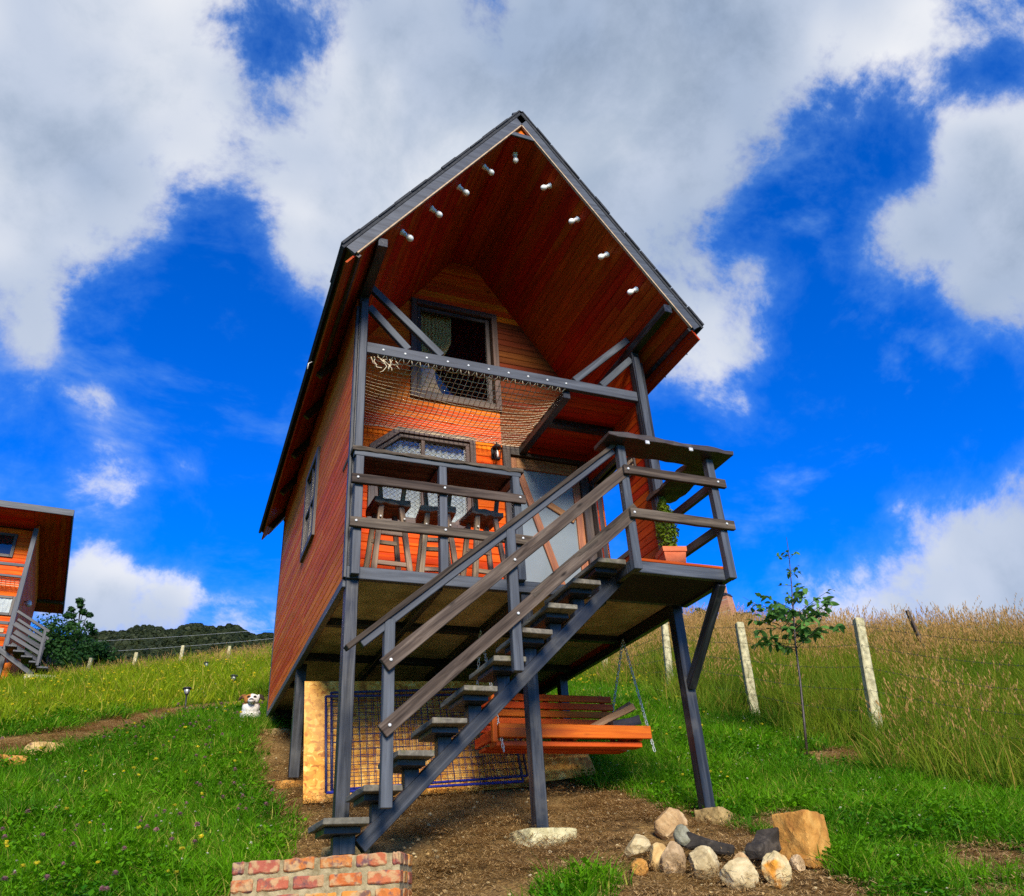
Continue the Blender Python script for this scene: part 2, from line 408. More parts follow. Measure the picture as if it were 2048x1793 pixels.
def clad(parent, F, t0, t1, pitch, outline, openings, mat, th=.02, gap=.0015, ch=.006, matfn=None, split=0.0, seed=1):
    rr = random.Random(seed)
    t = t0
    while t < t1 - .005:
        a, b = t + gap / 2, min(t + pitch, t1) - gap / 2
        L0, R0 = outline(a); L1, R1 = outline(b)
        spans = [((L0, L1), (R0, R1))]
        for op in openings:
            iv0 = op((a + b) / 2)
            if iv0 is None: continue
            new = []
            ia, ib = op(a) or iv0, op(b) or iv0
            for (l, r) in spans:
                if iv0[0] > min(l) and iv0[0] < max(r): new.append((l, (min(ia[0], r[0]), min(ib[0], r[1]))))
                if iv0[1] < max(r) and iv0[1] > min(l): new.append(((max(ia[1], l[0]), max(ib[1], l[1])), r))
                if iv0[1] <= min(l) or iv0[0] >= max(r): new.append((l, r))
            spans = new
        for (l, r) in spans:
            cuts = []
            if split and (r[0] - l[0]) > split:
                cuts = [l[0] + (r[0] - l[0]) * rr.uniform(.25, .75)]
            ls, l1s = l
            segs = []
            prev = l
            for c in cuts:
                segs.append((prev, (c - .001, c - .001))); prev = (c + .001, c + .001)
            segs.append((prev, r))
            for (p, q) in segs:
                if max(q) - min(p) < .02: continue
                poly = [(p[0], a), (max(q[0], p[0] + .001), a), (max(q[1], p[1] + .001), b), (p[1], b)]
                m = matfn((p[0] + q[0]) / 2, (a + b) / 2) if matfn else mat
                board('plank', poly, th, F, m, parent, ch)
        t += pitch
def tubemesh(verts, faces, pts, r, sides=6, closed=False, r1=None, caps=True):
    """append a swept tube to verts/faces lists"""
    P = [Vector(p) for p in pts]
    n = len(P)
    base0 = len(verts)
    prevx = None
    for i in range(n):
        if closed: d = P[(i + 1) % n] - P[i - 1]
        else: d = P[min(i + 1, n - 1)] - P[max(i - 1, 0)]
        if d.length < 1e-9: d = Vector((0, 0, 1))
        d.normalize()
        if prevx is None:
            a = Vector((0, 0, 1)) if abs(d.z) < .9 else Vector((1, 0, 0))
            x = a.cross(d).normalized()
        else:
            x = (prevx - d * prevx.dot(d)).normalized()
        prevx = x
        y = d.cross(x)
        rad = r if r1 is None else r + (r1 - r) * i / max(1, n - 1)
        for k in range(sides):
            an = 2 * math.pi * k / sides
            verts.append(P[i] + x * (rad * math.cos(an)) + y * (rad * math.sin(an)))
    for i in range(n if closed else n - 1):
        a, b = base0 + i * sides, base0 + ((i + 1) % n) * sides
        for k in range(sides):
            kk = (k + 1) % sides
            faces.append((a + k, a + kk, b + kk, b + k))
    if caps and not closed:
        faces.append(tuple(base0 + k for k in range(sides))[::-1])
        faces.append(tuple(base0 + (n - 1) * sides + k for k in range(sides)))
def tube(name, pts, r, mat, parent=None, sides=6, closed=False, r1=None, M=None, smooth=True):
    v, f = [], []
    tubemesh(v, f, pts, r, sides, closed, r1)
    return meshobj(name, v, f, mat, parent, M, smooth)
def lathe(name, prof, mat, parent=None, M=None, sides=16, smooth=True):
    v, f = [], []
    for (r, z) in prof:
        for k in range(sides):
            a = 2 * math.pi * k / sides
            v.append((r * math.cos(a), r * math.sin(a), z))
    for i in range(len(prof) - 1):
        for k in range(sides):
            kk = (k + 1) % sides
            f.append((i * sides + k, i * sides + kk, (i + 1) * sides + kk, (i + 1) * sides + k))
    f.append(tuple(range(sides))[::-1]); f.append(tuple((len(prof) - 1) * sides + k for k in range(sides)))
    return meshobj(name, v, f, mat, parent, M, smooth)
def cyl_between(name, p0, p1, r, mat, parent, sides=8):
    return tube(name, [p0, p1], r, mat, parent, sides, smooth=False)
_bolt = {}
def bolt(p, n, parent, r=.011, mat=None):
    key = (r,)
    if key not in _bolt:
        v, f = [], []
        tubemesh(v, f, [(0, 0, -.004), (0, 0, .006), (0, 0, .010)], r, 8)
        for k in range(8): v[16 + k] = Vector((v[16 + k].x * .6, v[16 + k].y * .6, v[16 + k].z))
        me = bpy.data.meshes.new('bolt'); me.from_pydata([tuple(x) for x in v], [], f); me.materials.append(mat or BOLT)
        _bolt[key] = me
    M = Vector(n).to_track_quat('Z', 'Y').to_matrix().to_4x4()
    M.translation = Vector(p)
    return link(bpy.data.objects.new('bolt', _bolt[key]), parent, M)
# ------------------------------------------------------------------ ground shape
_py = np.array([-40, -10, -4, 0, 2.5, 4.8, 10, 18, 26, 60]); _pz = np.array([-13, -5.1, -3.36, -2.14, -1.28, -.30, 1.45, 3.75, 5.5, 11.])
_ty = np.arange(-40, 60.01, .1); _tz = np.interp(_ty, _py, _pz)
for _ in range(2): _tz = np.convolve(np.pad(_tz, 7, mode='edge'), np.ones(15) / 15, 'valid')
def sstep(a, b, x):
    t = np.clip((x - a) / (b - a), 0, 1)
    return t * t * (3 - 2 * t)
def gz(x, y):
    x = np.asarray(x, float); y = np.asarray(y, float)
    dx = x + 1.1; dy = y + 6.; r = np.hypot(dx, dy) + 1e-9; ph = np.arctan2(dx, dy)
    rc = 31 - 14.5 * sstep(.15, .95, ph) - 6 * sstep(.3, .9, -ph)
    over = np.maximum(r - rc, 0)
    re = np.where(r < rc, r, rc + 6 * (1 - np.exp(-over / 6.)))
    ex = -1.1 + dx * re / r; ey = -6 + dy * re / r
    z = np.interp(ey, _ty, _tz) + .07 * np.clip(ex, -12, 7) + .21 * np.where(ex > 6, (ex - 6) ** 2 / (np.abs(ex - 6) + 1.5), 0)
    z = z + .1 * np.clip(ex + 3, -3, 6) * sstep(8, 18, ey)
    z = z - .16 * np.where(over > 0, over ** 2 / (over + 8.), 0)
    z = np.maximum(z, -14)
    amp = np.clip(1.2 - np.hypot(x - 1.5, y - 1) / 40, .3, 1)
    return z + amp * (.035 * np.sin(1.3 * x + .7 * y) * np.cos(.9 * y - .4 * x) + .018 * np.sin(3.1 * x - 1.7 * y + 1) * np.sin(2.3 * y + .6))
def G(x, y): return float(gz(x, y))

# ------------------------------------------------------------------ the cabin
WD, DP, RC, FO = 3.13, 5.0, 1.34, .73        # width, depth, porch recess, roof overhang at the front
SL = 1.4; APX, APZ = WD / 2, 5.34            # roof slope and outer apex
UZ = 5.10                                    # underside apex
def under(x): return UZ - SL * abs(x - APX)
cabin = thing('cabin', (0, 0, 0), 'tall orange wooden cabin on black stilts with gabled roof and front staircase', 'cabin')
# -- lower posts
for (x, y) in ((.05, .05), (1.56, .05), (3.08, .05), (.05, 2.57), (3.08, 2.57), (1.56, 2.6), (.05, 4.85), (3.08, 4.85)):
    zb = G(x, y) + .03
    if (x, y) == (1.56, .05): zb = -1.975
    if (x, y) == (3.08, .05): zb = -1.86
    beam('post', (x, y, zb), (x, y, -.101), .1, .1, PAINT, cabin, up=(0, 1, 0))
# -- floor frame
floor = box('floor', .03, WD - .03, .03, DP - .03, -.03, -.004, W_RED, cabin, bev=0)
XS, YS = (.03, .79, 1.565, 2.34, WD - .03), (.03, 1.18, 2.33, 3.5, DP - .03)
for x in (.79, 1.565, 2.34): box('joist', x - .03, x + .03, .052, DP - .052, -.118, -.046, PAINT, cabin)
for y in (1.18, 2.33, 3.5): box('joist', .052, WD - .052, y - .035, y + .035, -.114, -.047, PAINT, cabin)
for i in range(4):
    for j in range(4):
        box('floor_panel', XS[i] + .012, XS[i + 1] - .012, YS[j] + .012, YS[j + 1] - .012, -.045, -.031, PANEL, floor, bev=0)
box('rim_beam', -.005, WD + .005, -.03, .03, -.103, -.001, PAINT_GREY, cabin)
box('rim_beam', -.025, .03, .031, DP, -.16, -.085, PAINT_GREY, cabin)
box('rim_beam', WD - .03, WD + .03, .031, DP, -.16, -.02, PAINT, cabin)
box('rim_beam', .03, WD - .03, DP - .05, DP, -.16, -.02, PAINT, cabin)
# -- left wall (outside face at x = 0, facing -x)
lw = box('side_wall', .004, .07, .09, DP, -.08, 2.84, W_RED, cabin, bev=0)
FL = mkframe((.004, DP, 0), (0, -1, 0), (0, 0, 1))          # u = -Y, v = Z, n = -X
win_l = lambda t: (DP - 2.62, DP - 1.9) if 1.12 < t < 2.12 else None
clad(lw, FL, -.085, 2.84, .09, lambda t: (0, DP - .06), [win_l], W_SIDE, th=.018, ch=.0045, split=2.6, seed=3)
# -- right wall: opening near the recess lets the sky through
opn = (.62, 1.2, .72, 1.78)
rw = box('side_wall', WD - .07, WD - .004, 1.36, DP, -.08, 2.84, W_RED, cabin, bev=0)
box('wall_core', WD - .06, WD - .02, .09, opn[0], -.02, 2.84, W_RED, rw, bev=0)
box('wall_core', WD - .06, WD - .02, opn[0] + .001, 1.359, -.02, opn[2], W_RED, rw, bev=0)
box('wall_core', WD - .06, WD - .02, opn[0] + .001, 1.359, opn[3], 2.84, W_RED, rw, bev=0)
FRi = mkframe((WD - .06, 0, 0), (0, -1, 0), (0, 0, 1))      # inner face, n = -X
clad(rw, FRi, 0, 2.84, .09, lambda t: (-RC + .0, -.08), [lambda t: (-opn[1], -opn[0]) if opn[2] < t < opn[3] else None], W_RED, th=.018, seed=4,
     matfn=lambda s, t: W_ORANGE if False else W_RED)
FRo = mkframe((WD - .004, 0, 0), (0, 1, 0), (0, 0, 1))      # outer face, n = +X
clad(rw, FRo, -.085, 2.84, .09, lambda t: (.07, DP), [lambda t: (opn[0], opn[1]) if opn[2] < t < opn[3] else None], W_SIDE, th=.018, seed=5)
for (a, b, c, d) in ((opn[0] - .06, opn[0], opn[2] - .06, opn[3] + .06), (opn[1], opn[1] + .12, opn[2] - .06, opn[3] + .06)):
    box('opening_frame', WD - .09, WD + .02, a, b, c, d, W_DARK, rw)
box('opening_frame', WD - .09, WD + .02, opn[0], opn[1], opn[2] - .06, opn[2], W_DARK, rw)
box('opening_frame', WD - .09, WD + .02, opn[0], opn[1], opn[3], opn[3] + .06, W_DARK, rw)
# -- back wall
bw = meshobj('back_wall', [(.08, DP - .04, -.08), (WD - .08, DP - .04, -.08), (WD - .08, DP - .04, 2.85), (APX, DP - .04, 5.0), (.08, DP - .04, 2.85)], [(0, 1, 2, 3, 4)], W_SIDE, cabin)
# -- recessed front wall, planks facing -y
fw = box('front_wall', .09, WD - .09, RC + .03, RC + .07, .0, .05, W_DARK, cabin)
FF = mkframe((0, RC + .02, 0), (1, 0, 0), (0, 0, 1))        # u = X, v = Z, n = -Y
def front_outline(t):
    if t <= 2.86: return (.072, WD - .08)
    h = (UZ - t) / SL
    return (APX - h - .01, APX + h + .01)
UWIN = (.93, 1.93, 2.72, 4.06)
LW = [(.49, 1.12), (.49, 1.92), (.76, 2.15), (1.56, 2.15), (1.56, 1.25), (1.38, 1.12)]     # lower window opening polygon
def low_open(t):
    if not (1.12 < t < 2.15): return None
    l = .49 if t < 1.92 else .49 + (t - 1.92) * (.27 / .23)
    r = 1.56 if t > 1.25 else 1.38 + (t - 1.12) * (.18 / .13)
    return (l, r)
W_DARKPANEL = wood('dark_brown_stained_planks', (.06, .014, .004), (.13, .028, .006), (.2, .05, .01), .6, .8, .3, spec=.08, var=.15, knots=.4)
def clad_front():
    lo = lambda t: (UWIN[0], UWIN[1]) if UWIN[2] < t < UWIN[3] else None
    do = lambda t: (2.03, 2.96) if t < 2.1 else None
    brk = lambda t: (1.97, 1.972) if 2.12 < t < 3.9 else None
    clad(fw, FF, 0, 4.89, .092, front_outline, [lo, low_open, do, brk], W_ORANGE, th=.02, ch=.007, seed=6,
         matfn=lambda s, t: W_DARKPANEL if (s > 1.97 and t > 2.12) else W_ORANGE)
clad_front()
# -- upper window
def rect_frame(name, x0, x1, z0, z1, w, y0, y1, mat, parent):
    box(name, x0, x0 + w, y0, y1, z0, z1, mat, parent)
    box(name, x1 - w, x1, y0, y1, z0, z1, mat, parent)
    box(name, x0 + w + .001, x1 - w - .001, y0 + .002, y1 - .001, z1 - w, z1, mat, parent)
    box(name, x0 + w + .001, x1 - w - .001, y0 + .002, y1 - .001, z0, z0 + w, mat, parent)
uw = part_empty('window', cabin)
rect_frame('frame', .87, 1.99, 2.66, 4.12, .075, RC - .045, RC + .05, W_TRIM, uw)
rect_frame('sash', .955, 1.895, 2.745, 4.035, .05, RC + .0, RC + .045, W_DARK, uw)
meshobj('pane', [(1.0, RC + .025, 2.79), (1.85, RC + .025, 2.79), (1.85, RC + .025, 3.99), (1.0, RC + .025, 3.99)], [(0, 1, 2, 3)], GLASS, uw)
def curtain(name, x0, x1, z0, z1, y, mat, parent, folds=9, gather=None, amp=.02):
    V, Fc = [], []
    nu, nv = folds * 6, 14
    for j in range(nv + 1):
        f = j / nv
        for i in range(nu + 1):
            s = i / nu
            x = x0 + (x1 - x0) * s
            if gather:
                gx, gf, gw = gather
                k = max(0.0, 1 - abs(f - gf) / .42)
                x = x + (gx + (s - .5) * gw - x) * (k * k * (3 - 2 * k))
            V.append((x, y + amp * math.sin(s * folds * 2 * math.pi) + .004 * math.sin(17 * s + 9 * f), z1 + (z0 - z1) * f))
    for j in range(nv):
        for i in range(nu):
            a = j * (nu + 1) + i
            Fc.append((a, a + 1, a + nu + 2, a + nu + 1))
    return meshobj(name, V, Fc, mat, parent, smooth=True)
curtain('curtain', 1.0, 1.42, 2.6, 4.05, RC + .1, CLOTH, uw, 9, gather=(1.12, .66, .16))
# -- loft floor in near-black, the room's darkness put into its colour
box('loft_floor', .08, WD - .08, RC + .18, DP - .06, 2.2, 2.26, PAINTED_DARK, cabin, bev=0)
# -- lower window
lwn = part_empty('window', cabin)
OUT = [(.42, 1.03), (.42, 1.95), (.73, 2.225), (1.635, 2.225), (1.635, 1.22), (1.41, 1.03)]
def polyframe(name, outer, w, y0, y1, mat, parent):
    n = len(outer)
    c = Vector((sum(p[0] for p in outer) / n, sum(p[1] for p in outer) / n))
    inner = []
    for i in range(n):
        p0, p1, p2 = Vector(outer[i - 1]), Vector(outer[i]), Vector(outer[(i + 1) % n])
        d1, d2 = (p1 - p0).normalized(), (p2 - p1).normalized()
        n1, n2 = Vector((d1.y, -d1.x)), Vector((d2.y, -d2.x))
        if n1.dot(c - p1) < 0: n1 = -n1
        if n2.dot(c - p1) < 0: n2 = -n2
        b = (n1 + n2).normalized()
        inner.append(p1 + b * (w / max(.3, b.dot(n1))))
    for i in range(n):
        j = (i + 1) % n
        a, b, cc, d = Vector(outer[i]), Vector(outer[j]), inner[j], inner[i]
        L = (b - a).length
        ux = (b - a) / L
        M = mkframe((a.x, (y0 if False else y1), a.y), (ux.x, 0, ux.y), (-ux.y, 0, ux.x))
        loc = [((q - a).dot(ux), (q - a).dot(Vector((-ux.y, ux.x)))) for q in (a, b, cc, d)]
        if loc[2][1] < 0: loc = loc[::-1]
        board(name, loc, (y1 - y0) if M.col[2].y < 0 else -(y1 - y0), M, mat, parent, .003)
    return inner
inn = polyframe('frame', OUT, .07, RC - .045, RC + .04, W_TRIM, lwn)
inn2 = polyframe('sash', [tuple(p) for p in inn], .045, RC - .02, RC + .035, W_TRIM, lwn)
box('mullion', 1.0, 1.045, RC - .015, RC + .03, 1.15, 2.11, W_TRIM, lwn)
meshobj('pane', [(p.x, RC + .02, p.y) for p in inn2], [tuple(range(len(inn2)))], GLASS, lwn)
curtain('curtain', .5, 1.58, 1.05, 2.2, RC + .09, CLOTH_W, lwn, 14, amp=.012)
def in_pane(x, z):
    return .57 < x < 1.5 and 1.19 < z < 2.1 and (z - 1.97) < (x - .575) * .9 and (1.37 - x) * -.72 < (z - 1.2) + .0
lv, lf = [], []
for sgn in (1, -1):
    for k in range(-40, 80):
        run = []
        for q in range(120):
            x_ = .55 + q * .0082
            z_ = 1.2 + sgn * (x_ - .55) * .8 + k * .052 + .004 * math.sin(x_ * 21 + k)
            if in_pane(x_, z_): run.append((x_, RC + .012, z_))
            elif len(run) > 3:
                tubemesh(lv, lf, run[::4] + [run[-1]], .0024, 3); run = []
            else: run = []
        if len(run) > 3: tubemesh(lv, lf, run[::4] + [run[-1]], .0024, 3)
la = meshobj('crossed_lines', lv, lf, IRON, lwn); la['kind'] = 'stuff'  # thin dark diagonal lines crossing in front of the pane
# -- door
dr = part_empty('door', cabin)
y0, y1 = RC - .04, RC + .05
box('frame', 1.965, 2.06, y0, y1, 0, 2.18, W_DARK, dr)
box('frame', 2.94, 3.04, y0, y1, 0, 2.18, W_DARK, dr)
box('frame', 2.061, 2.939, y0 + .002, y1, 2.08, 2.182, W_DARK, dr)
box('panel', 2.07, 2.93, RC + .03, RC + .045, .01, 2.07, FROST, dr, bev=0)
box('stile', 2.062, 2.145, RC + .0, RC + .04, .005, 2.075, W_DOOR, dr)
box('stile', 2.85, 2.938, RC + .0, RC + .04, .005, 2.075, W_DOOR, dr)
box('top_rail', 2.146, 2.849, RC + .001, RC + .04, 1.93, 2.074, W_DOOR, dr)
box('bottom_rail', 2.146, 2.849, RC + .001, RC + .04, .006, .1, W_DOOR, dr)
beam('brace', (2.17, RC + .013, 1.9), (2.72, RC + .013, .13), .026, .085, W_DOOR, dr, up=(0, 0, 1))
beam('brace', (2.83, RC + .017, 1.35), (2.44, RC + .017, 1.56), .026, .08, W_DOOR, dr)
beam('brace', (2.16, RC + .019, .92), (2.4, RC + .019, 1.14), .026, .08, W_DOOR, dr)
beam('brace', (2.73, RC + .019, .2), (2.85, RC + .019, .62), .026, .075, W_DOOR, dr)
tube('door_handle', [(2.11, RC, 1.0), (2.11, RC - .045, 1.0), (2.2, RC - .05, 1.0)], .009, IRON, dr)
# -- wall lantern, switch, plaque
def lantern(p, parent):
    e = part_empty('wall_lantern', parent)
    x, y, z = p
    box('backplate', x - .03, x + .03, y - .0, y + .016, z - .02, z + .12, IRON, e, bev=.003)
    tube('arm', [(x, y, z + .1), (x, y - .05, z + .13), (x, y - .1, z + .12)], .008, IRON, e)
    M = Matrix.Translation((x, y - .1, z))
    lathe('cap', [(.062, .06), (.058, .075), (.03, .105), (.012, .115), (.006, .15), (.001, .152)], IRON, e, M, 6, False)
    lathe('base', [(.004, -.1), (.028, -.088), (.032, -.075), (.03, -.07)], IRON, e, M, 6, False)
    for k in range(6):
        a = k * math.pi / 3
        cyl_between('bar', (x + .03 * math.cos(a), y - .1 + .03 * math.sin(a), z - .075), (x + .055 * math.cos(a), y - .1 + .055 * math.sin(a), z + .062), .004, IRON, e, 4)
    lathe('bulb', [(.006, -.06), (.016, -.04), (.018, 0), (.008, .035)], BULB, e, M, 8)
lantern((1.86, RC - .02, 2.02), cabin)
box('light_switch', 1.81, 1.88, RC - .016, RC - .001, 1.22, 1.31, WHITEP, cabin)
pq = box('wooden_plaque', WD - .105, WD - .081, .26, .52, 1.45, 1.68, W_DARK, cabin)
for (zz, ya, yb) in ((1.605, .49, .3), (1.53, .42, .3)):
    k = 0; yy = ya
    while yy > yb:
        w = random.uniform(.014, .026)
        box('carved_mark', WD - .109, WD - .1052, yy - w, yy, zz - random.uniform(.015, .024), zz + random.uniform(.015, .024), W_EDGE, pq, bev=.001)
        yy -= w + .008
# -- roof
sl_len = math.hypot(1, SL)
A_, B_ = 1 / sl_len, SL / sl_len             # cos, sin of the slope
EAVE = (APX + .31) * sl_len                  # slope length to the eave
roof = meshobj('roof', [(APX, -FO + .004, APZ), (APX, DP + .56, APZ)], [], ROOFM, cabin)
def roof_slab(name, s, t_up, t_dn, v0, v1, ya, yb, mat, parent):
    nx, nz = B_ * s, A_                      # outward normal
    P = lambda v, d, y: (APX + s * A_ * v - nx * d, y, APZ - B_ * v - nz * d)
    V = [P(v0, t_up, ya), P(v1, t_up, ya), P(v1, t_dn, ya), P(v0 + (t_dn * SL if False else 0), t_dn, ya)]
    V += [P(v0, t_up, yb), P(v1, t_up, yb), P(v1, t_dn, yb), P(v0, t_dn, yb)]
    F = [(0, 1, 2, 3), (7, 6, 5, 4), (0, 4, 5, 1), (1, 5, 6, 2), (2, 6, 7, 3), (3, 7, 4, 0)]
    o = meshobj(name, V, F, mat, parent)
    bm = bmesh.new(); bm.from_mesh(o.data); bmesh.ops.recalc_face_normals(bm, faces=bm.faces); bm.to_mesh(o.data); bm.free()
    return o
for s in (-1, 1):
    roof_slab('roof_slope', s, .0, .03, -.02 * 0, EAVE + .03, -FO - .035, DP + .58, ROOFM, roof)
    roof_slab('roof_core', s, .032, .12, .0, EAVE - .02, -FO + .03, DP + .55, PAINTED_DARK, roof)
    # shingle butts give the roof edge its uneven line
    for k in range(12):
        va = EAVE * k / 12 + .02
        roof_slab('shingle', s, -.014 - .004 * (k % 3), .001, va, va + EAVE / 12 * .96, -FO - .045 - .006 * (k % 2), -FO + .5, ROOFM, roof)
# fascia boards follow the gable, front and back
for s in (-1, 1):
    for (ya, nm) in ((-FO - .03, 'fascia_board'), (DP + .53, 'fascia_board')):
        dn = .115 + .075 / 1 * 0
        v0 = .0
        P = lambda v, d: (APX + s * A_ * v - s * B_ * d, ya, APZ - B_ * v - A_ * d)
        a, b = Vector(P(.0, .08)), Vector(P(EAVE + .0, .08))
        o = roof_slab(nm, s, .034, .128, (.128 / (B_ / A_)) * 0 + .0, EAVE, ya, ya + .028, PAINT_GREY, roof)
        roof_slab('fascia_edge', s, .1285, .142, .18, EAVE - .03, ya + .002, ya + .03, W_EDGE, roof)
FLAT = 4.90
hw = (UZ - FLAT) / SL
box('collar_board', APX - hw - .12, APX + hw + .12, -FO - .027, -FO - .005, FLAT - .005, FLAT + .055, PAINT_GREY, roof)
meshobj('gable_peak', [(APX - .2, -FO + .02, FLAT + .03), (APX + .2, -FO + .02, FLAT + .03), (APX, -FO + .02, 5.25)], [(0, 1, 2)], W_ORANGE, roof)
# soffit boards
soff = part_empty('soffit', cabin)
Ftop = mkframe((0, 0, FLAT + .02), (0, 1, 0), (1, 0, 0))       # n = -Z
for k in range(3):
    w = 2 * hw / 3
    board('plank', [(-FO + .0, APX - hw + k * w + .001), (RC + .05, APX - hw + k * w + .001), (RC + .05, APX - hw + (k + 1) * w - .001), (-FO, APX - hw + (k + 1) * w - .001)], .02, Ftop, W_RED, soff)
vflat = hw * sl_len
for s in (1, -1):
    u = (0, 1, 0) if s > 0 else (0, -1, 0)
    d = (s * A_, 0, -B_)
    Fs = mkframe((APX, 0, UZ + .018 * sl_len * 1.0), u, d)
    pitch = .098
    v = vflat
    vp = (APX - .09) * sl_len * 1.0
    while v < EAVE - .05:
        b = min(v + pitch, EAVE - .05)
        inner = v < vp
        ye = RC + .06 if inner else DP + .5
        lo, hi = (-FO + .0, ye) if s > 0 else (-ye, FO)
        cuts = [lo, hi]
        if inner and random.random() < .35:
            c = random.uniform(-.2, .9) * (1 if s > 0 else -1)
            cuts = [lo, c, hi]
        elif not inner:
            cuts = sorted([lo, hi] + [q * (1 if s > 0 else -1) for q in (1.6 + random.uniform(-.5, .5), 3.6 + random.uniform(-.5, .5))])
        for a0, a1 in zip(cuts[:-1], cuts[1:]):
            board('plank', [(a0 + .001, v + .001), (a1 - .001, v + .001), (a1 - .001, b - .001), (a0 + .001, b - .001)], .018, Fs, W_RED, soff, .005)
        v += pitch
# purlins, eave boards, outlookers and gutter hooks
for s, x in ((-1, .05), (1, WD - .05)):
    zt = under(x) - .02
    box('purlin', x - .045, x + .045, -FO + .0, DP + .4, zt - .13, zt - .03, PAINT, cabin)
    xe = APX + s * (APX + .31); ze = APZ - SL * (APX + .31)
    roof_slab('eave_board', s, .04, .17, EAVE - .052, EAVE - .012, -FO + .0, 1.1 if s < 0 else DP + .4, W_DARK if s < 0 else PAINT, roof)
    if s < 0:
        for y in (1.1, 1.95, 2.9, 3.95, 5.1):
            xa, xb = -.2, .0
            beam('outlooker', (xa, y, under(xa) - .055), (xb, y, under(xb) - .055), .05, .09, W_DARK, roof)
for k, y in enumerate((-.42, .02, .5, 1.0, 1.6)):
    xe = WD + .31; ze = APZ - SL * (APX + .31) - .09
    tube('gutter_hook', [(xe - .02, y, ze + .05), (xe + .008, y, ze + .0), (xe + .012, y, ze - .045)], .006, METAL, roof, 5)
tube('gutter_hook', [(-.3, .9, 2.60), (-.335, .9, 2.57), (-.34, .9, 2.5)], .006, METAL, roof, 5)
# -- corner posts and trims
for x in (.045, WD - .045):
    beam('post', (x, .045, -.0), (x, .045, under(x) - .14), .09, .09, PAINT, cabin, up=(0, 1, 0))
box('corner_trim', -.028, -.001, -.004, .045, -.09, 2.7, PAINT, cabin)
box('corner_trim', WD + .001, WD + .03, -.004, .06, -.09, 2.7, PAINT, cabin)
box('corner_trim', -.022, .0, DP - .04, DP + .012, -.09, 2.66, PAINT, cabin)
box('corner_trim', .012, .082, -.028, .0, -.0, 2.75, PAINT_GREY, cabin, bev=.006)
box('corner_trim', WD - .085, WD - .015, -.028, .0, .0, 2.75, PAINT_GREY, cabin, bev=.006)
# -- side window in the left wall
sw = part_empty('window', cabin)
for (a, b, c, d) in ((1.86, 1.93, 1.08, 2.16), (2.6, 2.67, 1.08, 2.16), (1.931, 2.599, 2.09, 2.16), (1.931, 2.599, 1.08, 1.15)):
    box('frame', -.045, .01, a, b, c, d, W_DARK, sw)
for (a, b, c, d) in ((2.245, 2.28, 1.15, 2.09), (1.931, 2.244, 1.6, 1.635), (2.281, 2.599, 1.6, 1.635)):
    box('glazing_bar', -.03, .005, a, b, c, d, W_DARK, sw)
meshobj('pane', [(-.012, 1.93, 1.15), (-.012, 2.6, 1.15), (-.012, 2.6, 2.09), (-.012, 1.93, 2.09)], [(3, 2, 1, 0)], GLASS, sw)
meshobj('backing', [(.001, 1.93, 1.15), (.001, 2.6, 1.15), (.001, 2.6, 2.09), (.001, 1.93, 2.09)], [(3, 2, 1, 0)], PAINTED_DARK, sw)  # near-black sheet painted in place of the unlit room
# -- loft: front beam, net beam, planked ceiling on the right, braces
LZ0, LZ1 = 2.185, 2.305
lb = box('loft_beam', .091, WD - .091, .02, .075, LZ0, LZ1, PAINT_GREY, cabin)
for k in range(10): bolt((.25 + k * .215, .02, LZ0 + .055), (0, -1, 0), lb, .012)
box('net_beam', 2.17, 2.25, .076, RC, 2.1, 2.2, PAINT, cabin)
box('loft_joist', 2.251, WD - .08, .62, .7, 2.12, 2.2, PAINT, cabin)
lc = box('loft_ceiling', 2.251, WD - .08, .076, RC, 2.225, 2.245, W_RED, cabin, bev=0)
Fc_ = mkframe((0, 0, 2.224), (1, 0, 0), (0, -1, 0))        # n = -Z
yy = .08
while yy < RC - .02:
    board('plank', [(2.252, -min(yy + .094, RC)), (WD - .082, -min(yy + .094, RC)), (WD - .082, -yy), (2.252, -yy)], .018, Fc_, W_ORANGE if False else W_RED, lc)
    yy += .096
box('head_plate', 2.251, WD - .08, RC - .06, RC - .002, 2.13, 2.2, W_RED, cabin)
for (xa, za, xb, zb) in ((.1, 3.02, .84, 2.315), (.1, 2.75, .5, 2.315), (WD - .09, 3.02, 2.3, 2.315), (WD - .09, 2.75, 2.62, 2.315)):
    beam('brace', (xa, .048, za), (xb, .048, zb), .05, .075, PAINT_GREY, cabin)
# -- deck railing on the left
for x in (.05, .79, 1.49): beam('rail_post', (x, -.066, -.02 if x > .1 else -.09), (x, -.066, .985), .07, .07, PAINT_GREY, cabin, up=(0, 1, 0))
beam('top_rail', (.0, -.066, 1.01), (1.545, -.066, 1.01), .06, .045, PAINT_GREY, cabin)
beam('counter_top', (-.02, .11, 1.052), (1.57, .11, 1.052), .44, .036, W_WEATHER, cabin, segs=22, jit=.007, seed=4)
for (z, xe) in ((.745, 1.56), (.345, 1.6)):
    rl = beam('rail', (-.02, -.122, z), (xe, -.122, z - .005), .038, .085, W_WEATHER, cabin, segs=10, jit=.003, seed=int(z * 100))
    for x in (.03, .79, 1.5): bolt((x, -.142, z + .004), (0, -1, 0), rl)
for x in (.79, 1.49): box('counter_bracket', x - .03, x + .03, -.03, .3, .985, 1.03, PAINT, cabin)
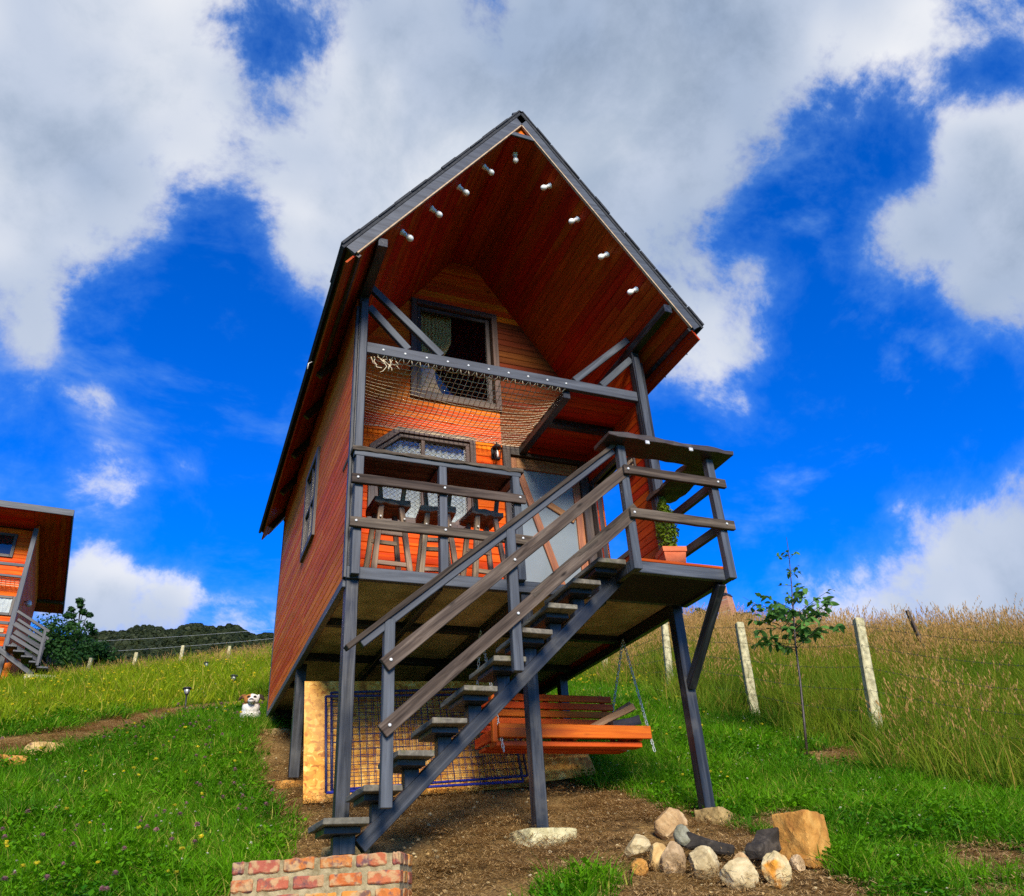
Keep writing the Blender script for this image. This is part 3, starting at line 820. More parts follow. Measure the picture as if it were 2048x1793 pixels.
# -- landing
LY = -.75
ld = box('landing', 2.19, WD, LY + .06, -.031, -.105, -.03, PAINTED_DARK, cabin)
for k in range(6): box('plank', 2.18, WD, LY + .0 + k * .119, LY + .115 + k * .119, -.028, -.003, W_RED, ld)
box('landing_beam', 2.17, WD + .03, LY - .0, LY + .055, -.13, -.03, PAINT_GREY, cabin)
box('landing_beam', WD - .03, WD + .03, LY + .056, -.035, -.13, -.029, PAINT, cabin)
box('landing_beam', 2.17, 2.22, LY + .056, -.035, -.13, -.029, PAINT, cabin)
beam('brace', (3.08, .0, -.85), (3.08, LY + .06, -.14), .07, .08, PAINT, cabin)
LP = LY - .036
for x in (2.205, WD - .0): beam('rail_post', (x, LP, -.13), (x, LP, 1.03), .075, .07, PAINT_GREY, cabin, up=(0, 1, 0))
for z in (.77, .355):
    rl = beam('rail', (2.18, LP - .056, z), (WD + .1, LP - .056, z - .003), .038, .085, W_WEATHER, cabin, segs=8, jit=.003, seed=int(z * 90))
    for x in (2.215, WD + .01): bolt((x, LP - .076, z), (0, -1, 0), rl)
    beam('rail', (WD + .005, LY + .001, z), (WD + .005, -.03, z), .04, .085, PAINT, cabin)
sh = beam('shelf', (2.03, LP + .0, 1.062), (WD + .2, LP + .0, 1.062), .3, .05, W_DARK, cabin, segs=14, jit=.009, seed=8)
for x in (2.4, 2.85): box('shelf_clip', x - .02, x + .02, LP - .165, LP - .15, 1.0, 1.035, METAL, sh)
beam('shelf', (WD + .03, LP + .16, 1.058), (WD + .03, .14, 1.058), .3, .045, W_DARK, cabin, segs=9, jit=.014, seed=9)
# -- stairs
st = part_empty('staircase', cabin)
def sx(z): return .95 + (z + 1.25) / .92
beam('stringer', (.08, -.43, -2.055), (2.22, -.43, -.085), .1, .1, PAINT, st)
beam('stringer_foot', (.0, -.43, -2.1), (.0, -.43, -1.96), .1, .1, PAINT, st, up=(0, 1, 0))
TR = [(-.2, -1.93, .285), (.04, -1.745, .25), (.255, -1.535, .25), (.49, -1.325, .25), (.72, -1.105, .25), (.955, -.885, .25), (1.19, -.665, .25), (1.42, -.455, .25), (1.65, -.235, .25), (1.9, -.035, .26)]
for i, (x, z, w) in enumerate(TR):
    t_ = beam('tread', (x + w / 2, -.71, z), (x + w / 2, -.15 + .0, z), w, .038, W_TREAD, st, segs=5, jit=.003, seed=20 + i, up=(0, 0, 1))
    zb = -1.23 + .92 * (x + .16 - .95) - .05
    if z - .03 - zb > .03:
        beam('riser_block', (x + .16, -.43, zb), (x + .16, -.43, z - .062), .1, .09, PAINT, st, up=(0, 1, 0))
    beam('tread_bearer', (x + .03, -.43, z - .041), (x + w - .03, -.43, z - .041), .34, .04, PAINT, st)
RP = -.755
for (x, za, zb) in ((.17, -1.87, -.67), (1.115, -.99, .12)): beam('rail_post', (x, RP, za), (x, RP, zb), .075, .06, PAINT_GREY, st, up=(0, 1, 0))
hr = beam('handrail', (-.12, RP - .0, -.885), (2.16, RP - .0, 1.045), .09, .036, W_WEATHER, st, segs=12, jit=.003, seed=41)
beam('handrail_base', (-.02, RP - .0, -.855), (2.15, RP - .0, .985), .05, .05, PAINT_GREY, st)
for (a, b, i) in (((.13, -1.0), (2.215, .775), 0), ((.125, -1.425), (2.215, .355), 1)):
    rl = beam('rail', (a[0], RP - .05, a[1]), (b[0], RP - .05, b[1]), .038, .095, W_WEATHER, st, segs=12, jit=.003, seed=50 + i)
    sl = (b[1] - a[1]) / (b[0] - a[0])
    for x in (.17, 1.115, 2.2): bolt((x, RP - .07, a[1] + sl * (x - a[0])), (0, -1, 0), rl)
beam('rail', (1.24, RP - .051, -.43), (2.26, RP - .051, .44), .036, .055, W_WEATHER, st, segs=6, jit=.003, seed=57)
for x in (.2, 1.4, 1.8): bolt((x, RP - .03, -.9 + .846 * (x + .12) + .03), (0, -1, 0), hr, .009)
# -- row of lamp holders with bulbs under the front of the roof
def roof_lamp(x):
    if abs(x - APX) < hw:
        p = Vector((x, -.52, FLAT)); n = Vector((0, 0, -1))
    else:
        s = 1 if x > APX else -1
        p = Vector((x, -.52, under(x) + .0)); n = Vector((-s * B_, 0, -A_))
    q = n.to_track_quat('Z', 'Y').to_matrix().to_4x4(); q.translation = p
    h = lathe('lamp_holder', [(.032, 0), (.034, .012), (.026, .018), (.022, .05), (.024, .055), (.018, .058)], WHITEP, cabin, q, 12)
    lathe('bulb', [(.014, .056), (.016, .066), (.027, .082), (.034, .104), (.03, .126), (.016, .14), (.002, .144)], BULB, h, q, 12)
for x in (1.565, 1.17, .87, .57, .27, 1.97, 2.27, 2.58, 2.88): roof_lamp(x)
# ------------------------------------------------------------------ safety net under the loft beam
def net_z(s, t):
    return 2.19 - .13 * (.55 + .7 * s) * (4 * s * (1 - s)) ** .8 * (4 * t * (1 - t)) ** .7
def net_p(s, t):
    x = .12 + 2.05 * s + .02 * math.sin(9 * t + 3) * (1 - s)
    y = .1 + (RC - .14) * t
    z = net_z(s, t) - .03 * math.exp(-((s - .1) / .12) ** 2) * (1 - t)
    return Vector((x, y, z + .004 * math.sin(40 * s + 31 * t)))
v, f = [], []
NS, NT_ = 36, 21
for i in range(1, NS):
    tubemesh(v, f, [net_p(i / NS, k / 20) for k in range(21)], .0038, 4)
for j in range(1, NT_):
    tubemesh(v, f, [net_p(k / 34, j / NT_) for k in range(35)], .0038, 4)
net = tag(meshobj('safety_net', v, f, ROPE, None, None, True), 'tan knotted safety net stretched below the upper window of the cabin', 'net')
v, f = [], []
edge = [net_p(k / 40, 0) + Vector((0, 0, .012 * math.sin(k * 2.2))) for k in range(41)] + [net_p(1, k / 20) + Vector((.012 * math.sin(k * 2), 0, 0)) for k in range(1, 21)] + [net_p(1 - k / 40, 1) for k in range(1, 41)] + [net_p(0, 1 - k / 20) for k in range(1, 20)]
tubemesh(v, f, edge, .007, 5, True)
meshobj('edge_rope', v, f, ROPE, net, None, True)
v, f = [], []
for k in range(24):
    x = .22 + k * .083
    p = net_p((x - .12) / 2.05, 0)
    tubemesh(v, f, [(x - .02, .03, 2.186), (x, .07, 2.16 + .01 * math.sin(k)), tuple(p), (x + .03, .07, 2.165), (x + .045, .03, 2.186)], .004, 4)
for k in range(14):
    t = (k + .5) / 14
    p = net_p(1, t)
    tubemesh(v, f, [tuple(p), (2.19, p.y + .02, 2.15), (2.2, p.y + .03, 2.1)], .004, 4)
lash = meshobj('lashing', v, f, ROPE, net, None, True); lash['kind'] = 'stuff'
v, f = [], []
rr = random.Random(5)
for k in range(9):
    x = .14 + .03 * k
    pts = [(x, .05, 2.17 - .02 * rr.random())]
    for q in range(4): pts.append((pts[-1][0] + rr.uniform(-.03, .05), .05 + rr.uniform(0, .04), pts[-1][2] - rr.uniform(0.0, .05)))
    tubemesh(v, f, pts, .0045, 4)
lc_ = meshobj('loose_cord', v, f, ROPE, net, None, True); lc_['kind'] = 'stuff'

# ------------------------------------------------------------------ bar stools
def make_stool(x, y, rz, label, seed):
    t = thing('bar_stool', (x, y, 0), label, 'bar stool', 'bar stools behind the counter', rz)
    rr = random.Random(seed)
    beam('seat', (-.17, 0, .82), (.17, 0, .82), .3, .06, W_STOOL, t, segs=7, jit=.012, seed=seed)
    for sx_ in (-1, 1):
        for sy in (-1, 1):
            beam('leg', (sx_ * .18, sy * .16, 0), (sx_ * .095, sy * .1, .79), .048, .042, W_STOOL, t, up=(0, 1, 0), segs=4, jit=.003, seed=seed + sx_ * 3 + sy)
    for (z, k) in ((.22, .155), (.52, .125)):
        for sy in (-1, 1): beam('rung', (-k, sy * (.155 - .09 * z), z), (k, sy * (.155 - .09 * z), z), .03, .04, W_STOOL, t)
    for sx_ in (-1, 1): beam('rung', (sx_ * .16, -.13, .12), (sx_ * .16, .13, .12), .028, .038, W_STOOL, t)
    for sx_ in (-1, 1): beam('back_upright', (sx_ * .1, -.1, .82), (sx_ * .13, -.13, 1.1), .04, .03, W_STOOL, t, up=(0, 1, 0))
    beam('backrest', (-.19, -.135, 1.075), (.19, -.135, 1.085), .035, .09, W_STOOL, t, segs=8, jit=.009, seed=seed + 9)
    for sx_ in (-1, 1):
        for z in (.66, .6): bolt((sx_ * .112, -.145, z - .0), (0, -1, 0), t, .01)
make_stool(.45, .52, .06, 'rough wooden bar stool nearest the cabin corner post', 1)
make_stool(.92, .56, -.12, 'rough wooden bar stool in the middle of the three behind the counter', 2)
make_stool(1.37, .52, .1, 'rough wooden bar stool nearest the grey door', 3)

# ------------------------------------------------------------------ potted conifer on the landing
pt = thing('potted_conifer', (2.88, -.33, 0), 'small clipped conifer in a terracotta pot on the stair landing', 'potted plant')
po = lathe('pot', [(.1, .0), (.112, .02), (.145, .24), (.158, .245), (.16, .29), (.142, .29), (.136, .25)], TERRA, pt, None, 4, False)
po.rotation_euler = (0, 0, .55)
def leafmat(name, a, b, trans=.3, rough=.55):
    m, t = newmat(name)
    at = N(t, 'ShaderNodeAttribute', attribute_name='tint').outputs['Fac']
    r = N(t, 'ShaderNodeObjectInfo').outputs['Random']
    fac = math_(t, 'ADD', math_(t, 'MULTIPLY', at, .65), math_(t, 'MULTIPLY', r, .35))
    c = mixc(t, fac, a, b)
    p = pbsdf(t, c, rough, None, .15)
    tr = N(t, 'ShaderNodeBsdfTranslucent', {'Color': mixc(t, .5, c, (c if isinstance(c, tuple) else (b[0] * 1.2, b[1] * 1.2, b[2])))}).outputs[0]
    outp(t, N(t, 'ShaderNodeMixShader', {0: trans, 1: p, 2: tr}).outputs[0])
    return m
L_CONIFER = leafmat('conifer_leaf', (.05, .12, .008), (.3, .34, .02))
L_DARK = leafmat('dark_tree_leaf', (.006, .028, .005), (.03, .085, .012))
L_SAP = leafmat('sapling_leaf', (.022, .09, .016), (.13, .27, .05))
L_FOREST = leafmat('forest_leaf', (.005, .012, .004), (.034, .042, .012), .15)
def leafcloud(name, centers, normals, size, mat, parent=None, asp=1.8, M=None, r=None):
    """one mesh of small bent leaf quads"""
    n = len(centers)
    r = r or rng
    a = r.normal(size=(n, 3)); a -= (a * normals).sum(1)[:, None] * normals * .5
    a /= np.linalg.norm(a, axis=1)[:, None] + 1e-9
    b = np.cross(normals, a); b /= np.linalg.norm(b, axis=1)[:, None] + 1e-9
    s = size * r.uniform(.6, 1.3, n)[:, None]
    c = np.asarray(centers)
    V = np.stack([c - a * s * asp * .5, c + b * s * .5, c + a * s * asp * .5, c - b * s * .5], 1).reshape(-1, 3)
    me = bpy.data.meshes.new(name)
    me.vertices.add(4 * n); me.vertices.foreach_set('co', V.astype(np.float32).ravel())
    me.loops.add(4 * n); me.loops.foreach_set('vertex_index', np.arange(4 * n, dtype=np.int32))
    me.polygons.add(n); me.polygons.foreach_set('loop_start', np.arange(0, 4 * n, 4, dtype=np.int32))
    me.update(calc_edges=True)
    me.materials.append(mat)
    at = me.attributes.new('tint', 'FLOAT', 'FACE')
    at.data.foreach_set('value', r.uniform(0, 1, n).astype(np.float32))
    o = bpy.data.objects.new(name, me)
    return link(o, parent, M)
n = 1700
h = rng.uniform(0, 1, n) ** .9; an = rng.uniform(0, 2 * np.pi, n)
rad = .1 * np.sin(np.clip(h * 1.02 + .12, 0, 1.1) * np.pi * .88) ** .7 * rng.uniform(.55, 1.0, n) * (1 + .12 * np.sin(5 * an + 9 * h))
cc = np.stack([rad * np.cos(an), rad * np.sin(an), .27 + .56 * h], 1)
nn = np.stack([np.cos(an), np.sin(an), .6 + 0 * an], 1); nn += rng.normal(size=nn.shape) * .5; nn /= np.linalg.norm(nn, axis=1)[:, None]
leafcloud('foliage', cc, nn, .018, L_CONIFER, pt, 2.2)
tube('trunk', [(0, 0, .2), (0, 0, .6)], .012, W_STOOL, pt)

# ------------------------------------------------------------------ porch swing hung below the floor
swg = thing('porch_swing', (0, 0, 0), 'orange slatted bench swing hanging on chains under the cabin floor', 'swing')
SX0, SX1 = 1.5, 3.05
zs = -1.1
for k in range(5):
    z = -1.0 + k * .082; y = 1.2 + .3 * (z + 1.0)
    beam('back_slat', (SX0 + .02, y, z), (SX1 - .06 + .0, y, z), .024, .068, W_SWING, swg, up=(0, .25, 1))
for x in (SX0 + .12, (SX0 + SX1) / 2 + .0, SX1 - .14): beam('back_support', (x, 1.2, -1.12), (x, 1.37, -.62), .05, .03, W_SWING, swg, up=(0, 1, 0))
for k in range(5):
    y = .76 + k * .098
    beam('seat_slat', (SX0 + .02, y, zs + .03), (SX1, y, zs + .03), .075, .022, W_SWING, swg)
beam('front_rail', (SX0 + .02, .72, zs - .0), (SX1, .72, zs - .0), .04, .115, W_SWING, swg)
beam('under_rail', (SX0, .83, zs - .1), (SX1 - .08, .83, zs - .1), .14, .045, W_SWING, swg)
beam('under_rail', (SX0, 1.1, zs - .1), (SX1 - .1, 1.1, zs - .1), .16, .03, W_SWING, swg)
for x in (SX0 + .0, (SX0 + SX1) / 2, SX1 - .1):
    beam('seat_bearer', (x, .74, zs - .03), (x, 1.24, zs - .03), .035, .08, W_SWING, swg)
beam('arm_post', (SX0 - .02, .72, zs - .1), (SX0 - .02, .72, -.8), .045, .05, W_SWING, swg, up=(0, 1, 0))
beam('armrest', (SX0 - .02, .7, -.79), (SX0 - .02, 1.28, -.79), .08, .025, W_SWING, swg)
def chain(p0, p1, parent):
    p0, p1 = Vector(p0), Vector(p1)
    L = (p1 - p0).length; n = int(L / .032)
    d = (p1 - p0) / L
    v, f = [], []
    a = d.cross(Vector((0, 1, 0.1))).normalized(); b = d.cross(a)
    for i in range(n):
        c = p0 + d * (L * (i + .5) / n)
        w = a if i % 2 else b
        pts = []
        for k in range(10):
            an = 2 * math.pi * k / 10
            ext = .012 if math.cos(an) > 0 else -.012
            pts.append(c + d * (.011 * math.cos(an) + ext) + w * (.011 * math.sin(an)))
        tubemesh(v, f, pts, .0036, 4, True)
    return meshobj('chain', v, f, METAL, parent, None, True)
TOPR, TOPL = (3.06, 1.02, -.12), (1.5, 1.02, -.12)
chain(TOPR, (SX1 + .03, .74, zs - .16), swg); chain(TOPR, (SX1 - .05, 1.3, -.78), swg)
chain(TOPL, (SX0 + .05, .69, zs - .18), swg); chain(TOPL, (SX0 + .03, 1.3, -.78), swg)
for (p0, p1, w, h, lb) in (((2.52, .95, zs + .07), (2.98, .86, -.84), .11, .06, 'pale split plank leaning on the swing seat, frontmost of the offcuts'),
                           ((2.62, 1.08, zs + .07), (3.02, 1.0, -.78), .13, .05, 'reddish plank offcut lying behind the pale split plank on the swing')):
    tag(beam('firewood', p0, p1, w, h, W_FRESH if w < .12 else W_DOOR, None, segs=4, jit=.006, seed=int(w * 1000)), lb, 'plank', 'wood offcuts on the swing')
tag(beam('firewood', (2.7, .84, zs + .075), (3.04, .9, -.95), .09, .08, W_DARK, None, segs=3, jit=.006, seed=5), 'dark bark-covered wood piece at the end of the swing seat', 'firewood', 'wood offcuts on the swing')

# ------------------------------------------------------------------ boards and mesh panels stored under the floor
def slab(name, pts, nrm, th, mat, label, cat, group=None):
    n = len(pts); nv = Vector(nrm).normalized() * th
    c = sum((Vector(p) for p in pts), Vector()) / n
    V = [Vector(p) - c for p in pts] + [Vector(p) - c + nv for p in pts]
    F = [tuple(range(n)), tuple(range(2 * n - 1, n - 1, -1))] + [(i, i + n, (i + 1) % n + n, (i + 1) % n) for i in range(n)]
    o = meshobj(name, V, F, mat, None, Matrix.Translation(c))
    bm = bmesh.new(); bm.from_mesh(o.data); bmesh.ops.recalc_face_normals(bm, faces=bm.faces); bm.to_mesh(o.data); bm.free()
    return tag(o, label, cat, group)
slab('strand_board', [(.02, 1.62, -1.56), (2.2, 1.62, -1.44), (2.2, 1.9, -.36), (.0, 1.9, -.44)], (0, 1, .2), .012, OSB, 'large strand board leaning behind the blue wire panels under the cabin', 'board', 'strand boards under the cabin')
slab('strand_board', [(1.9, 1.7, -1.44), (2.93, 1.64, -1.33), (2.86, 1.68, -1.1), (1.9, 1.9, -.9)], (0, 1, .2), .012, OSB, 'low strand board offcut poking out below the swing', 'board', 'strand boards under the cabin')
def wirepanel(x0, x1, yb, yt, zb0, zb1, h, label, nx, nz, seed):
    t = thing('wire_panel', (x0, yb, zb0), label, 'wire panel', 'blue framed wire panels')
    rr = random.Random(seed)
    def P(s, k): return Vector(((x1 - x0) * s, (yt - yb) * k, (zb1 - zb0) * s + h * k))
    for (a, b) in (((0, 0), (1, 0)), ((0, 1), (1, 1)), ((0, 0), (0, 1)), ((1, 0), (1, 1))):
        tube('frame_tube', [P(*a), P(*b)], .012, BLUE if (a[1] == 0 and b[1] == 0) else NAVY, t, 8)  # top and side tubes go navy: under-floor shade put into their colour
    v, f = [], []
    for i in range(1, nx):
        d = rr.uniform(-.004, .004)
        tubemesh(v, f, [P(i / nx + d * .3, k / 6) + Vector((0, .006 * math.sin(k + i), 0)) for k in range(7)], .0028, 4)
    for j in range(1, nz):
        tubemesh(v, f, [P(k / 8, j / nz) + Vector((0, .006 * math.sin(k * 2 + j), 0)) for k in range(9)], .0028, 4)
    meshobj('wire_mesh', v, f, NAVY, t, None, True)
wirepanel(.18, 2.02, 1.42, 1.72, -1.5, -1.42, .88, 'blue framed wire mesh panel, the front one of two leaning under the cabin', 30, 14, 1)
wirepanel(.24, 2.1, 1.5, 1.78, -1.47, -1.36, .9, 'blue framed wire mesh panel just behind the front one under the cabin', 28, 13, 2)

# ------------------------------------------------------------------ stones
def vnoise(p, s, seed):
    return math.sin(p.x * s * 1.7 + seed) * math.sin(p.y * s * 2.1 + seed * 1.3) * math.sin(p.z * s * 1.9 + seed * .7)
def rock(name, c, dims, rz, seed, mat, label, cat, group=None, cuts=7, sub=4, boxy=0.0, tilt=0.0, sink=.06):
    rr = random.Random(seed)
    if not boxy: cuts = cuts + 3
    sub = 5
    bm = bmesh.new()
    bmesh.ops.create_icosphere(bm, subdivisions=sub, radius=1.0)
    if boxy:
        for q in bm.verts:
            m = max(abs(q.co.x), abs(q.co.y), abs(q.co.z))
            q.co = q.co.lerp(q.co / m, boxy)
    planes = []
    for k in range(cuts):
        n = Vector((rr.gauss(0, 1), rr.gauss(0, 1), rr.gauss(0, .8))).normalized()
        planes.append((n, rr.uniform(.62, .9) * (1.35 if boxy else 1)))
    for q in bm.verts:
        for n, d in planes:
            e = q.co.dot(n) - d
            if e > 0: q.co -= n * e * .97
        p = q.co.normalized()
        q.co *= 1 + .06 * vnoise(p, 2.2, seed) + .035 * vnoise(p, 5, seed + 3) + .02 * vnoise(p, 13, seed + 7) + .012 * vnoise(p, 31, seed + 11)
        q.co = Vector((q.co.x * dims[0] / 2, q.co.y * dims[1] / 2, q.co.z * dims[2] / 2))
    me = bpy.data.meshes.new(name); bm.to_mesh(me); bm.free()
    me.materials.append(mat)
    me.polygons.foreach_set('use_smooth', [True] * len(me.polygons))
    me.set_sharp_from_angle(angle=R_(24))
    o = bpy.data.objects.new(name, me)
    M = Matrix.Translation((c[0], c[1], c[2] + dims[2] / 2 - sink)) @ Euler((tilt, tilt * .5, rz)).to_matrix().to_4x4()
    link(o, None, M)
    return tag(o, label, cat, group)
FS = 'foundation stones under the posts'
def found(x, y, dims, rz, seed, mat, label, zt=None):
    z = G(x, y)
    rock('foundation_stone', (x, y, (zt - dims[2] + .02) if zt is not None else z - dims[2] * .55), dims, rz, seed, mat, label, 'foundation stone', FS, cuts=3, boxy=.75, sink=0)
found(1.56, .02, (.46, .34, .2), .2, 31, rockmat('pale_rubble_stone', (.24, .21, .1), (.42, .37, .19), (.6, .54, .32)), 'pale crumbly stone pad under the middle front post', -1.965)
found(3.13, .0, (.3, .26, .2), .35, 32, SANDST, 'tan block under the right front post beside the fire pit', -1.85)
found(.02, 2.55, (.3, .24, .16), .1, 33, ROCK_ORANGE, 'low ochre block under the second post of the left side', -1.27)
found(.03, 4.6, (.36, .3, .36), .3, 34, SANDST, 'upright tan block under the back left post near the dog', -.38)
found(.1, .1, (.3, .26, .14), .2, 35, SANDST, 'block under the front left post behind the lowest tread', -2.03)
found(3.1, 2.57, (.28, .24, .14), .2, 36, SANDST, 'block under the second post of the right side behind the swing')
FPG = 'stones round the fire pit'
def pit(x, y, dims, rz, seed, mat, label, cuts=7, tilt=0.0, sink=.05, boxy=0.0, zoff=0.0, name='rock', cat='rock'):
    rock(name, (x, y, G(x, y) + zoff), (dims[0] * 1.04, dims[1] * 1.04, dims[2] * .9), rz, seed, mat, label, cat, FPG, cuts, 4, boxy, tilt, sink)
pit(2.5, -.28, (.27, .24, .27), .5, 41, ROCK_PINK, 'large pinkish grey boulder at the back of the fire pit ring', 3, sink=.05)
pit(1.99, -.62, (.2, .18, .19), .2, 42, ROCK_CREAM, 'pale rounded stone at the back left of the fire pit', sink=.03)
pit(1.83, -.9, (.14, .12, .12), .9, 43, ROCK_ORANGE, 'small ochre stone left of the fire pit ring', sink=.02)
pit(2.02, -.83, (.18, .17, .21), .4, 44, ROCK_TAN, 'upright tan stone on the left of the fire pit', 8, .1)
pit(2.06, -.95, (.2, .18, .25), .5, 45, ROCK_GREY, 'tall grey stone with a white vein standing in the fire pit ring', 8, .15, .05)
pit(2.22, -.86, (.13, .12, .17), .2, 46, ROCK_OLIVE, 'small olive stone perched on top behind the tall grey one', sink=.0, zoff=.08)
pit(2.18, -1.12, (.24, .16, .22), .1, 47, ROCK_CREAM, 'cream flat-faced stone at the front of the fire pit', 9, .1, .03)
pit(2.26, -1.38, (.26, .18, .22), -.2, 48, ROCK_CREAM, 'broad cream round-bottomed stone at the front of the fire pit', 8, .05, .03)
pit(2.36, -1.5, (.13, .1, .2), .3, 64, ROCK_GREY, 'narrow grey wedge stone between the two cream stones', 8, .1, .05) if False else None
pit(2.5, -1.42, (.23, .16, .23), .5, 49, ROCK_GOLD, 'cream stone with bright golden stains at the front right of the fire pit', 8, -.15, .03)
pit(2.47, -.85, (.15, .12, .15), .7, 50, ROCK_TAN, 'tan stone with a dark side at the back of the fire pit ring')
pit(2.62, -.98, (.22, .16, .1), .2, 51, ROCK_OLIVE, 'flat olive stone lying at the back right of the fire pit')
pit(2.78, -.98, (.13, .1, .17), .3, 52, ROCK_PINK, 'small pinkish pointed stone behind the charred log')
pit(2.4, -1.22, (.13, .12, .17), 1.2, 54, ROCK_PINK, 'grey pink wedge stone between the two cream stones', sink=.03)
pit(2.79, -1.28, (.13, .1, .13), 1.2, 55, ROCK_GREY, 'small grey stone between the charred log and the ochre block', sink=.03)
rock('sandstone_block', (2.93, -1.2, G(2.93, -1.2)), (.27, .27, .35), .3, 56, ROCK_ORANGE, 'big squared ochre sandstone block right of the fire pit', 'stone block', None, 3, 5, .82, .04, .04)
def log(p0, p1, r, label, seed):
    tag(beam('charred_log', p0, p1, r * 1.7, r * 1.35, ROCK_BLACK, None, bev=.012, segs=5, jit=r * .22, taper=.72, seed=seed), label, 'log', 'charred logs in the fire pit')
g0 = G(2.4, -1.1)
log((2.2, -.82, g0 + .21), (2.5, -1.02, g0 + .1), .07, 'black charred log slanting down behind the cream stones', 1)
log((2.78, -1.08, g0 + .17), (2.5, -1.2, g0 + .06), .09, 'thick black charred log end leaning up on the right of the fire pit', 2)
# stones by the path on the left
rock('ledge_stone', (-2.75, 3.85, G(-2.75, 3.85)), (.6, .3, .22), .35, 61, ROCK_ORANGE, 'long orange ledge stone retaining the dirt path on the far left', 'stone', None, 3, 4, .6, 0, .12)
rock('ledge_stone', (-2.32, 4.2, G(-2.32, 4.2)), (.5, .3, .2), .5, 62, ROCK_TAN, 'smaller tan edging stone at the end of the orange ledge', 'stone', None, 4, 4, .4, 0, .1)

# ------------------------------------------------------------------ brick step at the foot of the stairs
B0, B1 = Vector((-.69, -.62, -2.125)), Vector((.195, -1.04, -2.13))
ux = (B1 - B0); BL = ux.length; ux.normalize(); uy = Vector((0, 0, 1)).cross(ux).normalized()
MB = Matrix(((ux.x, uy.x, 0, B0.x), (ux.y, uy.y, 0, B0.y), (ux.z, uy.z, 1, B0.z), (0, 0, 0, 1)))
bs = bpy.data.objects.new('brick_step', None); COL.objects.link(bs); bs.matrix_world = MB
tag(bs, 'low weathered brick step with thick mortar at the foot of the stairs', 'brick step')
V = [(.006, .008, -.5), (BL - .006, .008, -.5), (BL - .006, .4, -.5), (.006, .4, -.5)]
V += [(x, y, -.004) for x, y, z in V]
meshobj('mortar', V, [(0, 1, 5, 4), (1, 2, 6, 5), (2, 3, 7, 6), (3, 0, 4, 7), (4, 5, 6, 7)], MORTAR, bs)
rr = random.Random(9)
pz, ph = .092, .066
for r_ in range(5):
    zt = -.0 - r_ * pz
    x = 0.0
    first = [.07, .13, .2, .1, .16][r_]
    while x < BL - .03:
        w = first if x == 0 else rr.uniform(.165, .19)
        w = min(w, BL - x)
        if BL - x - w < .05: w = BL - x
        me = boxmesh('brick', w, .1, ph, .008, 5, .0045, 1, rr.randint(0, 9999)); me.materials.append(BRICK)
        link(bpy.data.objects.new('brick', me), bs, Matrix.Translation((x, .05 - rr.uniform(0, .006), zt - ph / 2)) @ Euler((0, rr.uniform(-.012, .012), 0)).to_matrix().to_4x4())
        x += w + rr.uniform(.022, .032)
    for k in range(2):
        me = boxmesh('brick', .12, .09, ph, .007, 2, .003, 1, rr.randint(0, 9999)); me.materials.append(BRICK)
        link(bpy.data.objects.new('brick', me), bs, Matrix.Translation((BL - .045, .125 + k * .15, zt - ph / 2)) @ Matrix.Rotation(math.pi / 2, 4, 'Z'))

# ------------------------------------------------------------------ fence on the right
def post_obj(name, base, top, w, mat, label, cat, group, chamf=True):
    base, top = Vector(base), Vector(top)
    d = top - base
    M = frame(base - d.normalized() * .25, d, (0.3, 1, 0))
    me = boxmesh(name, d.length + .25, w, w * .95, .012, 6, .003, .88, hash(label) % 1000)
    me.materials.append(mat)
    o = link(bpy.data.objects.new(name, me), None, M)
    return tag(o, label, cat, group)
def seen_top(px, py, base):
    d = FW + RX * ((px - 1024) / 1589.37) - RY * ((py - 896.5) / 1589.37)
    t = (base[1] - CAM.y) / d.y
    return CAM + d * t
FP = [((6.9, 1.76), (1716, 1238), 'stout lichened concrete fence post right of the sapling'), ((6.68, 3.7), (1478, 1246), 'concrete fence post just left of the sapling'),
      ((7.08, 6.35), (1328, 1240), 'concrete fence post seen beside the right stilt of the cabin'), ((7.05, 8.6), (1207, 1302), 'farthest concrete fence post, just behind the swing chains')]
tops = []
for (b, tp, lb) in FP:
    base = Vector((b[0], b[1], G(*b)))
    top = seen_top(*tp, base)
    post_obj('fence_post', base, top, .13, CONC, lb, 'fence post', 'concrete fence posts')
    tops.append((base, top))
b0 = Vector((7.0, -.6, G(7.0, -.6)))
tops.insert(0, (b0, b0 + Vector((.1, 0, 1.4))))
bm1 = Vector((7.0, -3.0, G(7.0, -3.0))); tops.insert(0, (bm1, bm1 + Vector((.1, 0, 1.4))))
for k, fr in enumerate((.95, .78, .6, .42, .25)):
    v, f = [], []
    pts = []
    for (a, b) in zip(tops[:-1], tops[1:]):
        pa, pb = a[0].lerp(a[1], fr), b[0].lerp(b[1], fr)
        for q in range(8):
            s = q / 8
            pts.append(pa.lerp(pb, s) + Vector((-.06, 0, -.05 * 4 * s * (1 - s))))
    tubemesh(v, f, pts, .0019, 4)
    for i in range(len(pts) - 1):
        for q in range(3):
            c = pts[i].lerp(pts[i + 1], (q + .5) / 3)
            tubemesh(v, f, [c + Vector((.012, 0, .012)), c - Vector((.012, 0, .012))], .003, 3)
    nm = ['topmost', 'second', 'middle', 'fourth', 'lowest'][k]
    tag(meshobj('barbed_wire', v, f, IRON, None, None, False), nm + ' barbed wire strand strung between the concrete fence posts', 'wire', 'fence wires')
d = FW + RX * ((1842 - 1024) / 1589.37) - RY * ((1260 - 896.5) / 1589.37)
pb = CAM + d * 14.5; gb = G(pb.x, pb.y)
tag(beam('wooden_stake', (pb.x, pb.y, gb - .1), (pb.x - .2, pb.y, gb + 1.02), .06, .05, W_WEATHER, None, up=(0, 1, 0), segs=4, jit=.006), 'weathered wooden stake sticking out of the tall grass on the ridge', 'stake')
